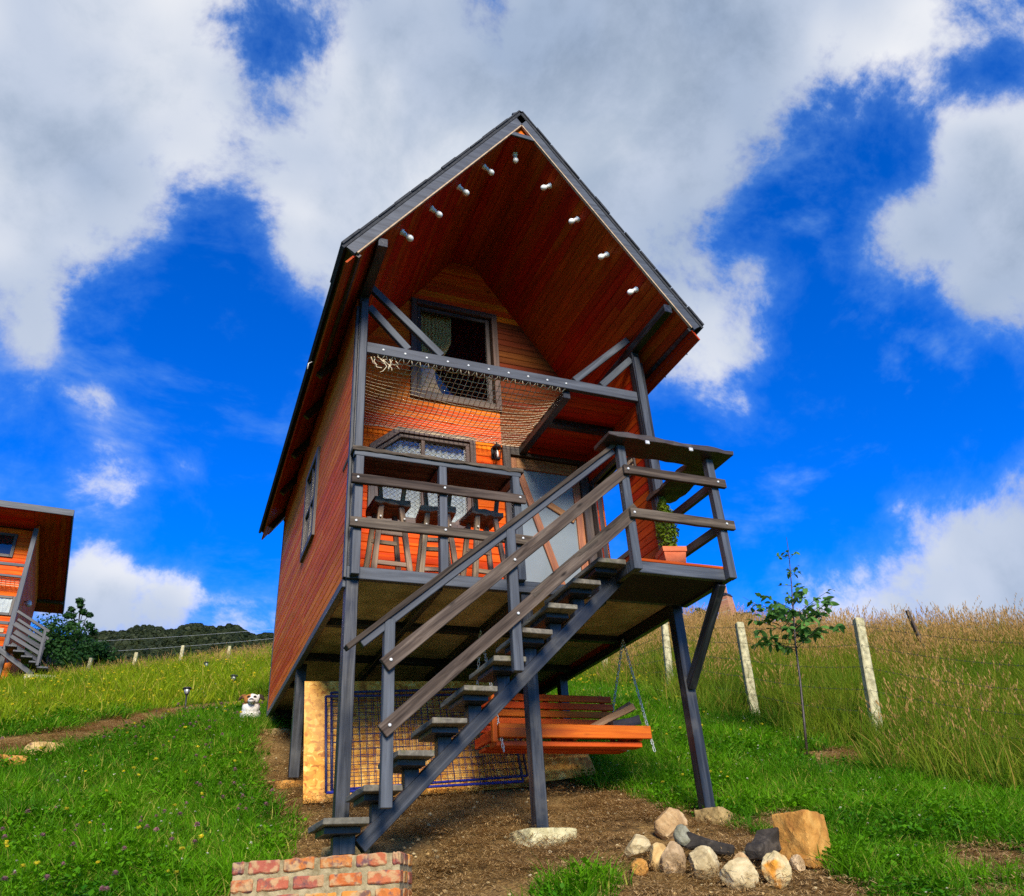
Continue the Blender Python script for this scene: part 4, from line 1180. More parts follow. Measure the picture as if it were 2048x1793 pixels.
for i, (px, lb) in enumerate(((175, 'short pale fence post nearest the dark tree at the field edge'), (265, 'short pale fence post in the middle of the field edge'), (357, 'short pale fence post nearest the path lamps at the field edge'), (452, 'faint pale fence post almost hidden in the grass behind the farthest lamp'))):
    d = FW + RX * ((px - 1024) / 1589.37) - RY * ((1340 - 896.5) / 1589.37)
    q = CAM + d * 21.6
    zb = G(q.x, q.y)
    post_obj('field_post', (q.x, q.y, zb), (q.x + .03, q.y, zb + (.6, .62, .64, .5)[i]), .095, CONC, lb, 'fence post', 'field fence posts')

# ------------------------------------------------------------------ sapling
sx0, sy0 = 5.72, 1.74
sap = thing('sapling', (sx0, sy0, G(sx0, sy0)), 'young broadleaf sapling with thin stem in front of the wire fence', 'sapling')
rr = random.Random(21)
sb0 = Vector((sx0, sy0, G(sx0, sy0)))
stem = [(0, 0, -.08)] + [tuple(seen_top(px, py, sb0) - sb0) for px, py in ((1608, 1440), (1600, 1360), (1591, 1290), (1587, 1230), (1583, 1170), (1578, 1110), (1573, 1075))]
tube('trunk', stem, .017, W_DARK, sap, 6, r1=.003)
def stem_at(z):
    for a, b in zip(stem[:-1], stem[1:]):
        if a[2] <= z <= b[2]:
            return Vector(a).lerp(Vector(b), (z - a[2]) / (b[2] - a[2]))
    return Vector(stem[-1])
def leaf_mesh(seed, L=.085, Wd=.055):
    r0 = random.Random(seed)
    V, F = [], []
    n = 6
    for i in range(n + 1):
        s = i / n
        w = Wd / 2 * math.sin(math.pi * min(1, s * .95 + .03)) ** .8
        z = -.35 * L * s * s
        V += [(L * s, -w, z + .18 * w), (L * s, 0, z), (L * s, w, z + .18 * w)]
    for i in range(n):
        a = i * 3
        F += [(a, a + 1, a + 4, a + 3), (a + 1, a + 2, a + 5, a + 4)]
    me = bpy.data.meshes.new('leaf'); me.from_pydata(V, [], F); me.materials.append(L_SAP)
    at = me.attributes.new('tint', 'FLOAT', 'FACE'); at.data.foreach_set('value', [r0.random()] * len(F))
    me.polygons.foreach_set('use_smooth', [True] * len(F))
    return me
LM = [leaf_mesh(k, .085 + .02 * (k % 3), .056 + .012 * (k % 2)) for k in range(5)]
nleaf = 0
def put_leaf(p, d, s=1.0):
    M = frame(p, d, (rr.uniform(-.5, .5), rr.uniform(-.5, .5), 1)) @ Matrix.Rotation(rr.uniform(-.8, .8), 4, 'X') @ Matrix.Scale(s, 4)
    link(bpy.data.objects.new('leaf', rr.choice(LM)), sap, M)
vb, fb = [], []
for k in range(60):
    z0 = stem[-1][2] * (rr.uniform(.43, .68) if rr.random() < .68 else rr.uniform(.66, .97))
    low = z0 < stem[-1][2] * .66
    an = k * 2.4 + rr.uniform(-.3, .3)
    L = rr.uniform(.25, .62) if low else rr.uniform(.1, .22)
    p0 = stem_at(z0)
    dd = Vector((math.cos(an), math.sin(an), rr.uniform(.1, .95)))
    pts = [p0 + dd * (L * q / 4) + Vector((0, 0, -.12 * L * (q / 4) ** 2)) for q in range(5)]
    tubemesh(vb, fb, pts, .005 if low else .003, 4, r1=.0015)
    for q in range(10 if low else 4):
        s = rr.uniform(.3, 1.0)
        p = p0 + dd * (L * s) + Vector((0, 0, -.12 * L * s * s))
        put_leaf(p, Vector((rr.uniform(-1, 1), rr.uniform(-1, 1), rr.uniform(-.9, .3))) + dd * .6, rr.uniform(.75, 1.2) if low else rr.uniform(.45, .8))
meshobj('branches', vb, fb, W_DARK, sap)
# ------------------------------------------------------------------ dog sitting in the grass by the cabin corner
def make_dog(loc, rz):
    bm = bmesh.new()
    def ell(c, r, rot=(0, 0, 0), sub=3):
        M = Matrix.Translation(c) @ Euler(rot).to_matrix().to_4x4() @ Matrix.Diagonal((r[0], r[1], r[2], 1))
        bmesh.ops.create_icosphere(bm, subdivisions=sub, radius=1.0, matrix=M)
    # facing -y; sitting
    ell((0, .16, .17), (.14, .19, .15), (.35, 0, 0))         # haunch / belly
    ell((0, .0, .27), (.125, .12, .2), (-.25, 0, 0))        # chest
    ell((-.12, .14, .09), (.06, .13, .09)); ell((.12, .14, .09), (.06, .13, .09))
    for s in (-1, 1):
        ell((s * .065, -.06, .15), (.034, .036, .15)); ell((s * .068, -.1, .025), (.036, .055, .026))
        ell((s * .13, .0, .03), (.036, .075, .03))
    ell((0, -.03, .4), (.105, .1, .12), (-.3, 0, 0))        # neck
    ell((0, -.08, .51), (.095, .095, .085))                   # skull
    ell((0, -.165, .47), (.044, .08, .046), (.15, 0, 0))    # muzzle
    ell((-.045, -.1, .475), (.035, .05, .035)); ell((.045, -.1, .475), (.035, .05, .035))
    for s in (-1, 1):
        ell((s * .098, -.062, .565), (.038, .02, .03), (0, s * .5, 0)); ell((s * .128, -.08, .53), (.022, .018, .045), (0, s * -.5, 0))
    ell((.05, .36, .06), (.022, .12, .022), (.3, 0, -.3))    # tail
    me = bpy.data.meshes.new('dog'); bm.to_mesh(me); bm.free()
    o = bpy.data.objects.new('dog_src', me); COL.objects.link(o)
    md = o.modifiers.new('r', 'REMESH'); md.mode = 'VOXEL'; md.voxel_size = .0095
    sm = o.modifiers.new('s', 'SMOOTH'); sm.iterations = 4; sm.factor = .5
    dg = bpy.context.evaluated_depsgraph_get()
    m2 = bpy.data.meshes.new_from_object(o.evaluated_get(dg))
    bpy.data.objects.remove(o)
    n = len(m2.vertices)
    co = np.empty(n * 3, np.float32); m2.vertices.foreach_get('co', co); co = co.reshape(-1, 3)
    col = np.tile(np.array([.62, .58, .52, 1.0], np.float32), (n, 1))
    x, y, z = co.T
    brown = np.array([.36, .14, .03, 1]); dark = np.array([.03, .018, .012, 1])
    nz = np.sin(x * 60) * np.sin(y * 47) * np.sin(z * 53)
    col[((x < -.008 + .012 * nz) & (z > .44) & (y > -.17) & (y < .03))] = brown          # patch over one eye
    col[((np.abs(x) > .088) & (z > .48))] = dark                                          # ears
    col[((x < -.05) & (z > .5) & (y > -.09))] = dark * .6 + brown * .4
    col[((y < -.222) & (z > .462) & (z < .52) & (np.abs(x) < .026))] = dark * .3                              # nose
    for s in (-1, 1): col[((x - s * .036) ** 2 + (z - .53) ** 2 + (y + .155) ** 2 * .25 < .0005)] = dark * .35
    col[((z < .36) & (nz > .93))] = (.25, .2, .16, 1)                                     # ticking on the coat
    col[((y > .12) & (z > .2) & (nz > -.1))] = brown
    at = m2.color_attributes.new('fur', 'FLOAT_COLOR', 'POINT'); at.data.foreach_set('color', col.ravel())
    m2.polygons.foreach_set('use_smooth', [True] * len(m2.polygons))
    m, t = newmat('dog_fur')
    c = N(t, 'ShaderNodeAttribute', attribute_name='fur').outputs['Color']
    ns = N(t, 'ShaderNodeTexNoise', {'Vector': N(t, 'ShaderNodeTexCoord').outputs['Object'], 'Scale': 160.0, 'Detail': 3.0}).outputs[0]
    outp(t, pbsdf(t, c, .85, bump(t, ns, .5, .004), .2))
    m2.materials.clear(); m2.materials.append(m)
    d = bpy.data.objects.new('dog', m2)
    link(d, None, Matrix.Translation(loc) @ Matrix.Rotation(rz, 4, 'Z') @ Matrix.Diagonal((1.08, .95, .86, 1)))
    tag(d, 'white dog with a brown eye patch and dark ears sitting in the grass', 'dog')
make_dog((-.2, 5.25, G(-.2, 5.25) - .14), -.1)

# ------------------------------------------------------------------ path lamps
def path_lamp(x, y, label):
    t = thing('path_lamp', (x, y, G(x, y)), label, 'garden lamp', 'solar path lamps', random.uniform(0, 1), (R_(random.uniform(-4, 4)), R_(random.uniform(-4, 4)), 0))
    t.scale = (.85, .85, .85)
    tube('stake', [(0, 0, -.1), (0, 0, .27)], .014, IRON, t, 8)
    lathe('lantern_body', [(.018, .25), (.03, .265), (.034, .28)], IRON, t, None, 12)
    lathe('lens', [(.03, .281), (.05, .355), (.046, .357)], METAL, t, None, 12)
    lathe('cap', [(.075, .358), (.078, .37), (.06, .385), (.03, .392), (.004, .394)], IRON, t, None, 16)
    for k in range(6):
        a = k * math.pi / 3
        cyl_between('rib', (.032 * math.cos(a), .032 * math.sin(a), .279), (.055 * math.cos(a), .055 * math.sin(a), .36), .004, IRON, t, 4)
path_lamp(-.99, 6.98, 'black solar path lamp nearest the camera, beside the dirt path')
path_lamp(-.25, 8.9, 'black solar path lamp closest to the dog')
path_lamp(-.62, 12.6, 'black solar path lamp farthest up the field')
rock('path_stone', (-.02, 6.6, G(-.02, 6.6)), (.3, .2, .16), .3, 71, ROCK_GOLD, 'small pale stone showing between the dog and the cabin corner', 'stone')

# ------------------------------------------------------------------ neighbouring cabin on the left
psi = .099
nb = bpy.data.objects.new('neighbour_cabin', None); COL.objects.link(nb)
nb.matrix_world = Matrix.Translation((-4.78, 14.31, 3.15)) @ Matrix.Rotation(psi, 4, 'Z')
tag(nb, 'second orange cabin with a dark flat roof edge at the far left', 'cabin')
NW = 3.2
for x in (-.05, -1.6): 
    for y in (.05, 2.6): beam('post', (x, y, -1.0), (x, y, -.1), .1, .1, PAINT, nb, up=(0, 1, 0))
box('floor', -NW, 0, 0, 5.2, -.1, -.01, PAINT, nb)
beam('corner_post', (-.05, .05, 0), (-.05, .05, 2.95), .1, .1, PAINT_GREY, nb, up=(0, 1, 0))
beam('corner_post', (-NW + .05, .05, 0), (-NW + .05, .05, 2.95), .1, .1, PAINT_GREY, nb, up=(0, 1, 0))
nsw = box('side_wall', -.08, -.022, .1, 5.2, -.6, 3.06, W_RED, nb, bev=0)
clad(nsw, mkframe((-.02, 0, 0), (0, 1, 0), (0, 0, 1)), -.6, 3.05, .11, lambda t: (.08, 5.2), [], W_SIDE, th=.018, seed=8)
nfw = box('front_wall', -NW, -.09, .45, .51, 0, 3.05, W_RED, nb, bev=0)
clad(nfw, mkframe((-NW, .45, 0), (1, 0, 0), (0, 0, 1)), 0, 3.05, .105, lambda t: (0, NW - .09), [], W_ORANGE, th=.018, seed=9)
nr = box('roof', -NW - .6, .66, -.72, 6.9, 3.1, 3.2, ROOFM, nb, bev=0)
box('fascia_board', -NW - .6, .67, -.75, -.721, 3.06, 3.22, PAINT_GREY, nr)
box('fascia_board', .661, .69, -.75, 6.9, 3.06, 3.22, PAINT_GREY, nr)
x = -.12
while x < .64:
    box('soffit_plank', x, min(x + .11, .655), -.715, 6.85, 3.08, 3.098, W_RED, nr)
    x += .112
box('soffit_rail', -.1, .655, 5.6, 5.72, 3.0, 3.078, W_DARK, nr)
y = -.71
while y < .4:
    box('porch_ceiling_plank', -NW, -.125, y, y + .128, 3.08, 3.098, W_RED, nr)
    y += .13
nw1 = part_empty('window', nb)
rect_frame('frame', -1.45, -.42, 2.3, 2.9, .07, .39, .45, W_DARK, nw1)
meshobj('pane', [(-1.39, .412, 2.35), (-.48, .412, 2.35), (-.48, .412, 2.85), (-1.39, .412, 2.85)], [(0, 1, 2, 3)], GLASS, nw1)
meshobj('backing', [(-1.39, .429, 2.35), (-.48, .429, 2.35), (-.48, .429, 2.85), (-1.39, .429, 2.85)], [(0, 1, 2, 3)], PAINTED_DARK, nw1)  # darkness of the room put into this sheet's colour
nw2 = part_empty('window', nb)
rect_frame('frame', -.62, -.13, .9, 1.36, .06, .39, .45, W_DARK, nw2)
meshobj('pane', [(-.57, .412, .95), (-.18, .412, .95), (-.18, .412, 1.31), (-.57, .412, 1.31)], [(0, 1, 2, 3)], GLASS, nw2)
curtain('curtain', -.57, -.18, .94, 1.32, .422, CLOTH_W, nw2, 5, amp=.006)
box('door_frame', -1.3, -.66, .37, .45, 0, 1.2, W_DARK, nb)
for (z, h) in ((2.0, .07), (1.72, .05)): box('loft_beam', -NW + .1, -.1, .03, .08, z - h / 2, z + h / 2, PAINT_GREY, nb)
v, f = [], []
for k in range(34): tubemesh(v, f, [(-NW + .1 + k * .09, .06, 1.7), (-NW + .1 + k * .09, .42, 1.6)], .006, 3)
for k in range(5): tubemesh(v, f, [(-NW + .1, .06 + .09 * k, 1.7 - .022 * k), (-.1, .06 + .09 * k, 1.7 - .022 * k)], .006, 3)
meshobj('net', v, f, ROPE, nb)
for z in (.28, .0): box('deck_rail', -NW, -.1, -.03, .01, z, z + .07, PAINT_GREY, nb)
box('deck_rail', -NW, -.1, -.03, .01, .56, .63, PAINT_GREY, nb)
box('sign_board', -.6, -.2, .41, .43, .5, .6, W_EDGE, nb)
ns_ = part_empty('staircase', nb)
def nst(u, z, d=0): return (u, -.42 + d, z)
for d in (-.32, .28):
    beam('handrail', (.06, -.42 + d, .66), (.76, -.42 + d, .26), .05, .06, PAINT, ns_)
    beam('rail', (.06, -.42 + d, .38), (.72, -.42 + d, .02), .04, .1, PAINT, ns_)
    beam('rail', (.06, -.42 + d, .1), (.68, -.42 + d, -.24), .04, .08, PAINT, ns_)
    beam('rail_post', (.68, -.42 + d, -.5), (.68, -.42 + d, .3), .06, .06, PAINT, ns_, up=(0, 1, 0))
beam('stringer', (-.15, -.42, -.1), (.62, -.42, -.62), .1, .1, PAINT, ns_)
for k in range(5): box('tread', .0 + k * .17, .22 + k * .17, -.74, -.16, -.12 - k * .105, -.08 - k * .105, PAINT, ns_)
nlp = part_empty('wall_lamp', nb)
lathe('head', [(.03, -.1), (.07, -.06), (.06, 0.02), (.02, .06)], METAL, nlp, Matrix.Translation((.1, 1.2, 1.5)), 10)
tube('bracket', [(-.02, 1.2, 1.5), (.1, 1.2, 1.55)], .015, IRON, nlp)
base = nb.matrix_world @ Vector((.78, -.5, 0))
bb = thing('concrete_step', (base.x, base.y, G(base.x, base.y)), 'pale low block step at the foot of the far cabin stairs', 'step', None, .1)
me = boxmesh('block', .62, .4, .3, .015, 4, .006); me.materials.append(CONC)
link(bpy.data.objects.new('block', me), bb, Matrix.Translation((-.3, 0, .1)))
slab('tin_sheet', [tuple(nb.matrix_world @ Vector(q)) for q in ((-.35, .05, -.95), (.12, .0, -.95), (.16, .05, -.25), (-.2, .1, -.3))], (0, 1, 0), .01, W_SIDE, 'reddish board leaning under the far cabin beside its stairs', 'board')

# ------------------------------------------------------------------ trees
def tree(name, base, trunk_h, crown, mat, n, leaf, label, group=None, seed=0, sparse=False, lean=(0, 0)):
    t = thing(name, base, label, 'tree', group)
    r = np.random.default_rng(seed); rr = random.Random(seed)
    top = Vector((lean[0], lean[1], trunk_h))
    tube('trunk', [(0, 0, -.3), tuple(top * .5), tuple(top)], .1 * trunk_h / 3, W_DARK, t, 7, r1=.03)
    C_, D_ = [], []
    cx, cy, cz = crown
    vb, fb = [], []
    nl = 26 if not sparse else 16
    for k in range(nl):
        d = Vector((rr.gauss(0, 1), rr.gauss(0, 1), rr.gauss(.25, .9))).normalized()
        rad = rr.uniform(.45, 1.0)
        c = top + Vector((d.x * cx * rad, d.y * cy * rad, d.z * cz * rad))
        tubemesh(vb, fb, [tuple(top * rr.uniform(.55, 1)), tuple(top.lerp(c, .6) + Vector((0, 0, -.05))), tuple(c)], .025, 4, r1=.006)
        m = n // nl
        s = (cx + cy + cz) / 3 * (rr.uniform(.26, .42) if not sparse else rr.uniform(.14, .22))
        q = r.normal(size=(m, 3)); q /= np.linalg.norm(q, axis=1)[:, None]; q *= (r.uniform(0, 1, m) ** .45)[:, None] * s
        C_.append(q * np.array([1, 1, .75]) + np.array(c)); D_.append(q / (np.linalg.norm(q, axis=1)[:, None] + 1e-6) + np.array([0, 0, .5]))
    meshobj('limbs', vb, fb, W_DARK, t)
    C_ = np.concatenate(C_); D_ = np.concatenate(D_); D_ /= np.linalg.norm(D_, axis=1)[:, None] + 1e-6
    leafcloud('crown', C_, D_, leaf, mat, t, 1.7, r=r)
def at_px(px, py, t):
    d = FW + RX * ((px - 1024) / 1589.37) - RY * ((py - 896.5) / 1589.37)
    return CAM + d * t
q = at_px(100, 1330, 27)
tree('evergreen_tree', (q.x, q.y, at_px(100, 1238, 27).z - 2.85), 1.5, (1.5, 1.5, 1.35), L_DARK, 9000, .07, 'dense dark round tree behind the far cabin stairs', 'trees behind the far cabin', 3)
q = at_px(165, 1335, 30)
tree('evergreen_tree', (q.x, q.y, at_px(165, 1268, 30).z - 2.0), 1.1, (1.2, 1.2, .9), L_DARK, 6000, .07, 'lower dark bushy tree beside the dense round one', 'trees behind the far cabin', 4)
q = at_px(140, 1335, 33)
tree('slender_tree', (q.x, q.y, at_px(140, 1148, 33).z - 4.7), 3.2, (.85, .85, 1.5), L_DARK, 2000, .08, 'thin feathery tree rising past the roof edge of the far cabin', 'trees behind the far cabin', 7, True)
for (px, py, t, s, lb) in ((1395, 1245, 24, .5, 'small dark shrub on the ridge beside the right stilt brace'), (1488, 1240, 26, .35, 'tiny dark bush on the ridge right of the brick chimney')):
    q = at_px(px, py, t)
    tree('ridge_shrub', (q.x, q.y, q.z - s), s, (s, s, s * .7), L_DARK, 1600, .05, lb, None, int(px))
# brick chimney standing beyond the ridge
q = at_px(1459, 1243, 30)
ch = thing('chimney', (q.x, q.y, q.z + .12), 'tapering brick chimney with a narrow flue beyond the grassy ridge', 'chimney', None, .4)
def brickwall_mat():
    m, t = newmat('far_brickwork')
    v, raw = objvec(t, (1, 1, 1), False)
    b = N(t, 'ShaderNodeTexBrick', {'Vector': N(t, 'ShaderNodeMapping', {'Vector': raw, 'Rotation': (R_(90), 0, 0), 'Scale': (1, 1, 1)}).outputs[0], 'Color1': (.3, .09, .04, 1), 'Color2': (.4, .17, .07, 1), 'Mortar': (.3, .25, .18, 1), 'Scale': 7.0})
    outp(t, pbsdf(t, b.outputs['Color'], .9))
    return m
BW = brickwall_mat()
def frustum(name, z0, z1, a, b, mat, parent):
    V = [(-a, -a, z0), (a, -a, z0), (a, a, z0), (-a, a, z0), (-b, -b, z1), (b, -b, z1), (b, b, z1), (-b, b, z1)]
    return meshobj(name, V, [(3, 2, 1, 0), (4, 5, 6, 7), (0, 1, 5, 4), (1, 2, 6, 5), (2, 3, 7, 6), (3, 0, 4, 7)], mat, parent)
frustum('stack', -.8, .82, .33, .2, BW, ch); frustum('shoulder', .82, .93, .23, .17, IRON, ch)
frustum('flue', .931, 1.38, .1, .095, BW, ch); frustum('cap', 1.381, 1.46, .12, .1, IRON, ch)

# ------------------------------------------------------------------ forested hill far behind
def hill_z(b, r):
    """bearing (rad from +y), distance"""
    crest = np.interp(np.degrees(b), [-30, -14, -8, -5, -3, -1.5, .5, 3, 5, 8, 20, 40], [.243, .258, .266, .276, .288, .291, .293, .294, .29, .273, .18, .12])
    s = sstep(120, 320, r)
    bump_ = .004 * np.sin(b * 60) + .005 * np.sin(b * 133 + 1)
    return (crest + bump_ * .5) * 320 * s - 8 * (1 - s) - .25 * np.maximum(r - 320, 0)
bb_, rr_ = np.meshgrid(np.radians(np.linspace(-40, 45, 120)), np.linspace(100, 420, 50))
hx, hy = CAM.x + rr_ * np.sin(bb_), CAM.y + rr_ * np.cos(bb_)
hz = hill_z(bb_, rr_) - 2.4
V = np.stack([hx, hy, hz], -1).reshape(-1, 3)
nc = 120
F = [(j * nc + i, j * nc + i + 1, (j + 1) * nc + i + 1, (j + 1) * nc + i) for j in range(49) for i in range(nc - 1)]
hillm = plain('hill_soil', (.006, .012, .006), (.014, .02, .009), .05, 1, 0, rnd=False)
tag(meshobj('hill', V.tolist(), F, hillm, None, None, True), None, None, None, 'structure')

# instancing helper for ground cover that cannot be counted
def scatter(name, pts, rz, sc, idx, coll, label, cat, tilt=.0):
    me = bpy.data.meshes.new(name)
    n = len(pts)
    me.vertices.add(n); me.vertices.foreach_set('co', np.asarray(pts, np.float32).ravel())
    for nm, arr, ty in (('rx', rng.normal(0, 1, n) * tilt, 'FLOAT'), ('ry', rng.normal(0, 1, n) * tilt, 'FLOAT'), ('rz', rz, 'FLOAT'), ('sc', sc, 'FLOAT'), ('ix', idx, 'INT')):
        a = me.attributes.new(nm, ty, 'POINT'); a.data.foreach_set('value', np.asarray(arr, np.float32 if ty == 'FLOAT' else np.int32))
    o = bpy.data.objects.new(name, me); COL.objects.link(o)
    g = bpy.data.node_groups.new(name, 'GeometryNodeTree')
    g.interface.new_socket('Geometry', in_out='INPUT', socket_type='NodeSocketGeometry')
    g.interface.new_socket('Geometry', in_out='OUTPUT', socket_type='NodeSocketGeometry')
    gi, go = g.nodes.new('NodeGroupInput'), g.nodes.new('NodeGroupOutput')
    def na(nm, ty):
        x = g.nodes.new('GeometryNodeInputNamedAttribute'); x.data_type = ty; x.inputs[0].default_value = nm
        return x.outputs[0]
    ci = g.nodes.new('GeometryNodeCollectionInfo'); ci.inputs[0].default_value = coll; ci.inputs['Separate Children'].default_value = True; ci.inputs['Reset Children'].default_value = True
    ip = g.nodes.new('GeometryNodeInstanceOnPoints'); ip.inputs['Pick Instance'].default_value = True
    cr = g.nodes.new('ShaderNodeCombineXYZ'); cs = g.nodes.new('ShaderNodeCombineXYZ')
    L = g.links.new
    L(na('rx', 'FLOAT'), cr.inputs[0]); L(na('ry', 'FLOAT'), cr.inputs[1]); L(na('rz', 'FLOAT'), cr.inputs[2]); s_ = na('sc', 'FLOAT')
    for k in range(3): L(s_, cs.inputs[k])
    L(gi.outputs[0], ip.inputs['Points']); L(ci.outputs[0], ip.inputs['Instance']); L(na('ix', 'INT'), ip.inputs['Instance Index'])
    L(cr.outputs[0], ip.inputs['Rotation']); L(cs.outputs[0], ip.inputs['Scale']); L(ip.outputs[0], go.inputs[0])
    m = o.modifiers.new('scatter', 'NODES'); m.node_group = g
    return tag(o, label, cat, None, 'stuff')
def src_collection(name, meshes):
    c = bpy.data.collections.new(name)
    for i, me in enumerate(meshes):
        c.objects.link(bpy.data.objects.new('%s_%02d' % (name, i), me))
    return c
def fast_mesh(name, V, quads, tint, mat, hgt=None):
    me = bpy.data.meshes.new(name)
    n = len(quads)
    me.vertices.add(len(V)); me.vertices.foreach_set('co', np.asarray(V, np.float32).ravel())
    me.loops.add(4 * n); me.loops.foreach_set('vertex_index', np.asarray(quads, np.int32).ravel())
    me.polygons.add(n); me.polygons.foreach_set('loop_start', np.arange(0, 4 * n, 4, dtype=np.int32))
    me.update(calc_edges=True)
    a = me.attributes.new('tint', 'FLOAT', 'FACE'); a.data.foreach_set('value', np.asarray(tint, np.float32))
    if hgt is not None:
        a = me.attributes.new('hgt', 'FLOAT', 'POINT'); a.data.foreach_set('value', np.asarray(hgt, np.float32))
    me.materials.append(mat)
    return me
def crown_mesh(seed):
    r = np.random.default_rng(seed)
    C_ = []; Nn = []
    for k in range(9):
        d = r.normal(size=3); d /= np.linalg.norm(d)
        c = d * np.array([.62, .62, .5]) * r.uniform(.4, 1)
        q = r.normal(size=(55, 3)); q /= np.linalg.norm(q, axis=1)[:, None]
        C_.append(c + q * r.uniform(.28, .45)); Nn.append(q)
    C_ = np.concatenate(C_); Nn = np.concatenate(Nn)
    n = len(C_)
    a = np.cross(Nn, r.normal(size=(n, 3))); a /= np.linalg.norm(a, axis=1)[:, None]; b = np.cross(Nn, a)
    s = r.uniform(.1, .32, n)[:, None]
    V = np.stack([C_ - a * s, C_ - b * s, C_ + a * s, C_ + b * s], 1).reshape(-1, 3)
    return fast_mesh('crown_src', V, np.arange(4 * n).reshape(-1, 4), r.uniform(0, 1, n), L_FOREST)
n = 15000
b = np.radians(rng.uniform(-13, 12, n)); r = 150 + 190 * rng.uniform(0, 1, n) ** .7
px_, py_ = CAM.x + r * np.sin(b), CAM.y + r * np.cos(b)
pts = np.stack([px_, py_, hill_z(b, r) - 2.4 + .9], 1)
scatter('forest', pts, rng.uniform(0, 6.28, n), 1.0 + 2.2 * rng.uniform(0, 1, n) ** 2, rng.integers(0, 6, n), src_collection('forest_crowns', [crown_mesh(k) for k in range(6)]), 'dark wooded hillside on the skyline', 'forest')
# two power lines crossing in front of the hill
for i, (y0_, y1_, lb) in enumerate(((1288, 1250, 'upper thin power line crossing in front of the wooded hill'), (1311, 1268, 'lower thin power line crossing in front of the wooded hill'))):
    p0, p1 = at_px(60, y0_, 95), at_px(640, y1_, 95)
    tag(tube('power_line', [p0.lerp(p1, k / 12) + Vector((0, 0, -.3 * 4 * (k / 12) * (1 - k / 12))) for k in range(13)], .012, METAL, None, 4), lb, 'cable', 'power lines')

# ------------------------------------------------------------------ ground
def poly_sd(x, y, poly):
    """signed distance, positive inside"""
    P = np.array(poly); n = len(P)
    d = np.full(x.shape, 1e9); ins = np.zeros(x.shape, bool)
    for i in range(n):
        a, b = P[i], P[(i + 1) % n]
        ex, ey = b - a
        t = np.clip(((x - a[0]) * ex + (y - a[1]) * ey) / (ex * ex + ey * ey + 1e-9), 0, 1)
        d = np.minimum(d, np.hypot(x - a[0] - t * ex, y - a[1] - t * ey))
        c = ((a[1] > y) != (b[1] > y)) & (x < (b[0] - a[0]) * (y - a[1]) / (b[1] - a[1] + 1e-12) + a[0])
        ins ^= c
    return np.where(ins, d, -d)
DIRT = [(-.3, 4.6), (-.32, 3.6), (-.25, 1.8), (-.2, .6), (-.45, -.1), (-.95, -.45), (-1.1, -1.4), (-.2, -3.2), (2.3, -3.4), (2.85, -2.0), (3.15, -1.3), (3.15, -.55), (2.95, .5), (3.0, 1.2), (2.4, 1.9), (2.2, 3.2), (1.8, 4.6)]
PATH = [(-3.8, 3.7), (-2.7, 4.1), (-2.0, 4.35), (-1.3, 5.5), (-.8, 6.6), (.3, 7.5), (1.5, 7.7), (1.5, 8.5), (.1, 8.3), (-1.1, 7.5), (-1.8, 6.3), (-2.4, 5.2), (-2.9, 5.2), (-3.8, 4.9)]
def fb2(x, y):
    return (np.sin(2.1 * x + 1.3 * y) + np.sin(-1.7 * x + 2.6 * y + 1) + .6 * np.sin(4.9 * x - 3.3 * y + 2) + .5 * np.sin(5.7 * y + 6.1 * x) + .35 * np.sin(11 * x + 7 * y) + .3 * np.sin(13 * y - 9 * x)) / 3.0
def dirt_amt(x, y):
    w = .16 * fb2(x, y)
    d = np.maximum(poly_sd(x, y, DIRT) + w, poly_sd(x, y, PATH) * 1.3 + w * .8)
    d = np.maximum(d, .3 - np.hypot((x - 5.95) / 1.7, y - 1.55) + w)
    for (gx, gy, gr) in ((3.55, -.35, .28), (3.9, -1.75, .35), (3.6, .6, .22), (3.5, -2.1, .25)):
        d = np.maximum(d, gr - np.hypot((x - gx) * .6, y - gy) * 1.2 + w - .05)
    for (gx, gy, gr) in ((1.35, -1.05, .13), (1.15, -1.3, .12), (-.05, -.25, .1)):
        d = np.minimum(d, np.hypot((x - gx) * .55, y - gy) - gr + w * .6)
    return d
rad = np.concatenate([np.linspace(.3, 12, 190), np.geomspace(12.15, 60, 90), np.geomspace(62, 900, 40)])
ang = np.radians(np.concatenate([np.linspace(-180, -40, 36), np.linspace(-36, 80, 300), np.linspace(86, 176, 26)]))
aa, rr2 = np.meshgrid(ang, rad)
gx, gy = CAM.x + rr2 * np.sin(aa), CAM.y + rr2 * np.cos(aa)
gzv = gz(gx, gy)
da = dirt_amt(gx, gy)
near = np.clip(1 - (rr2 - 9) / 6, 0, 1)
gzv = gzv + near * sstep(-.1, .3, da) * (.012 * np.sin(17 * gx + 5 * gy) * np.sin(13 * gy - 4 * gx) + .008 * np.sin(41 * gx) * np.sin(37 * gy + 1)) - .02 * sstep(0, .4, da) * near
V = np.stack([gx, gy, gzv], -1).reshape(-1, 3)
na_, nr_ = len(ang), len(rad)
I = np.arange(na_ * nr_).reshape(nr_, na_)
J = np.concatenate([I, I[:, :1]], 1)
Q = np.stack([J[:-1, :-1], J[1:, :-1], J[1:, 1:], J[:-1, 1:]], -1).reshape(-1, 4)[:, ::-1]
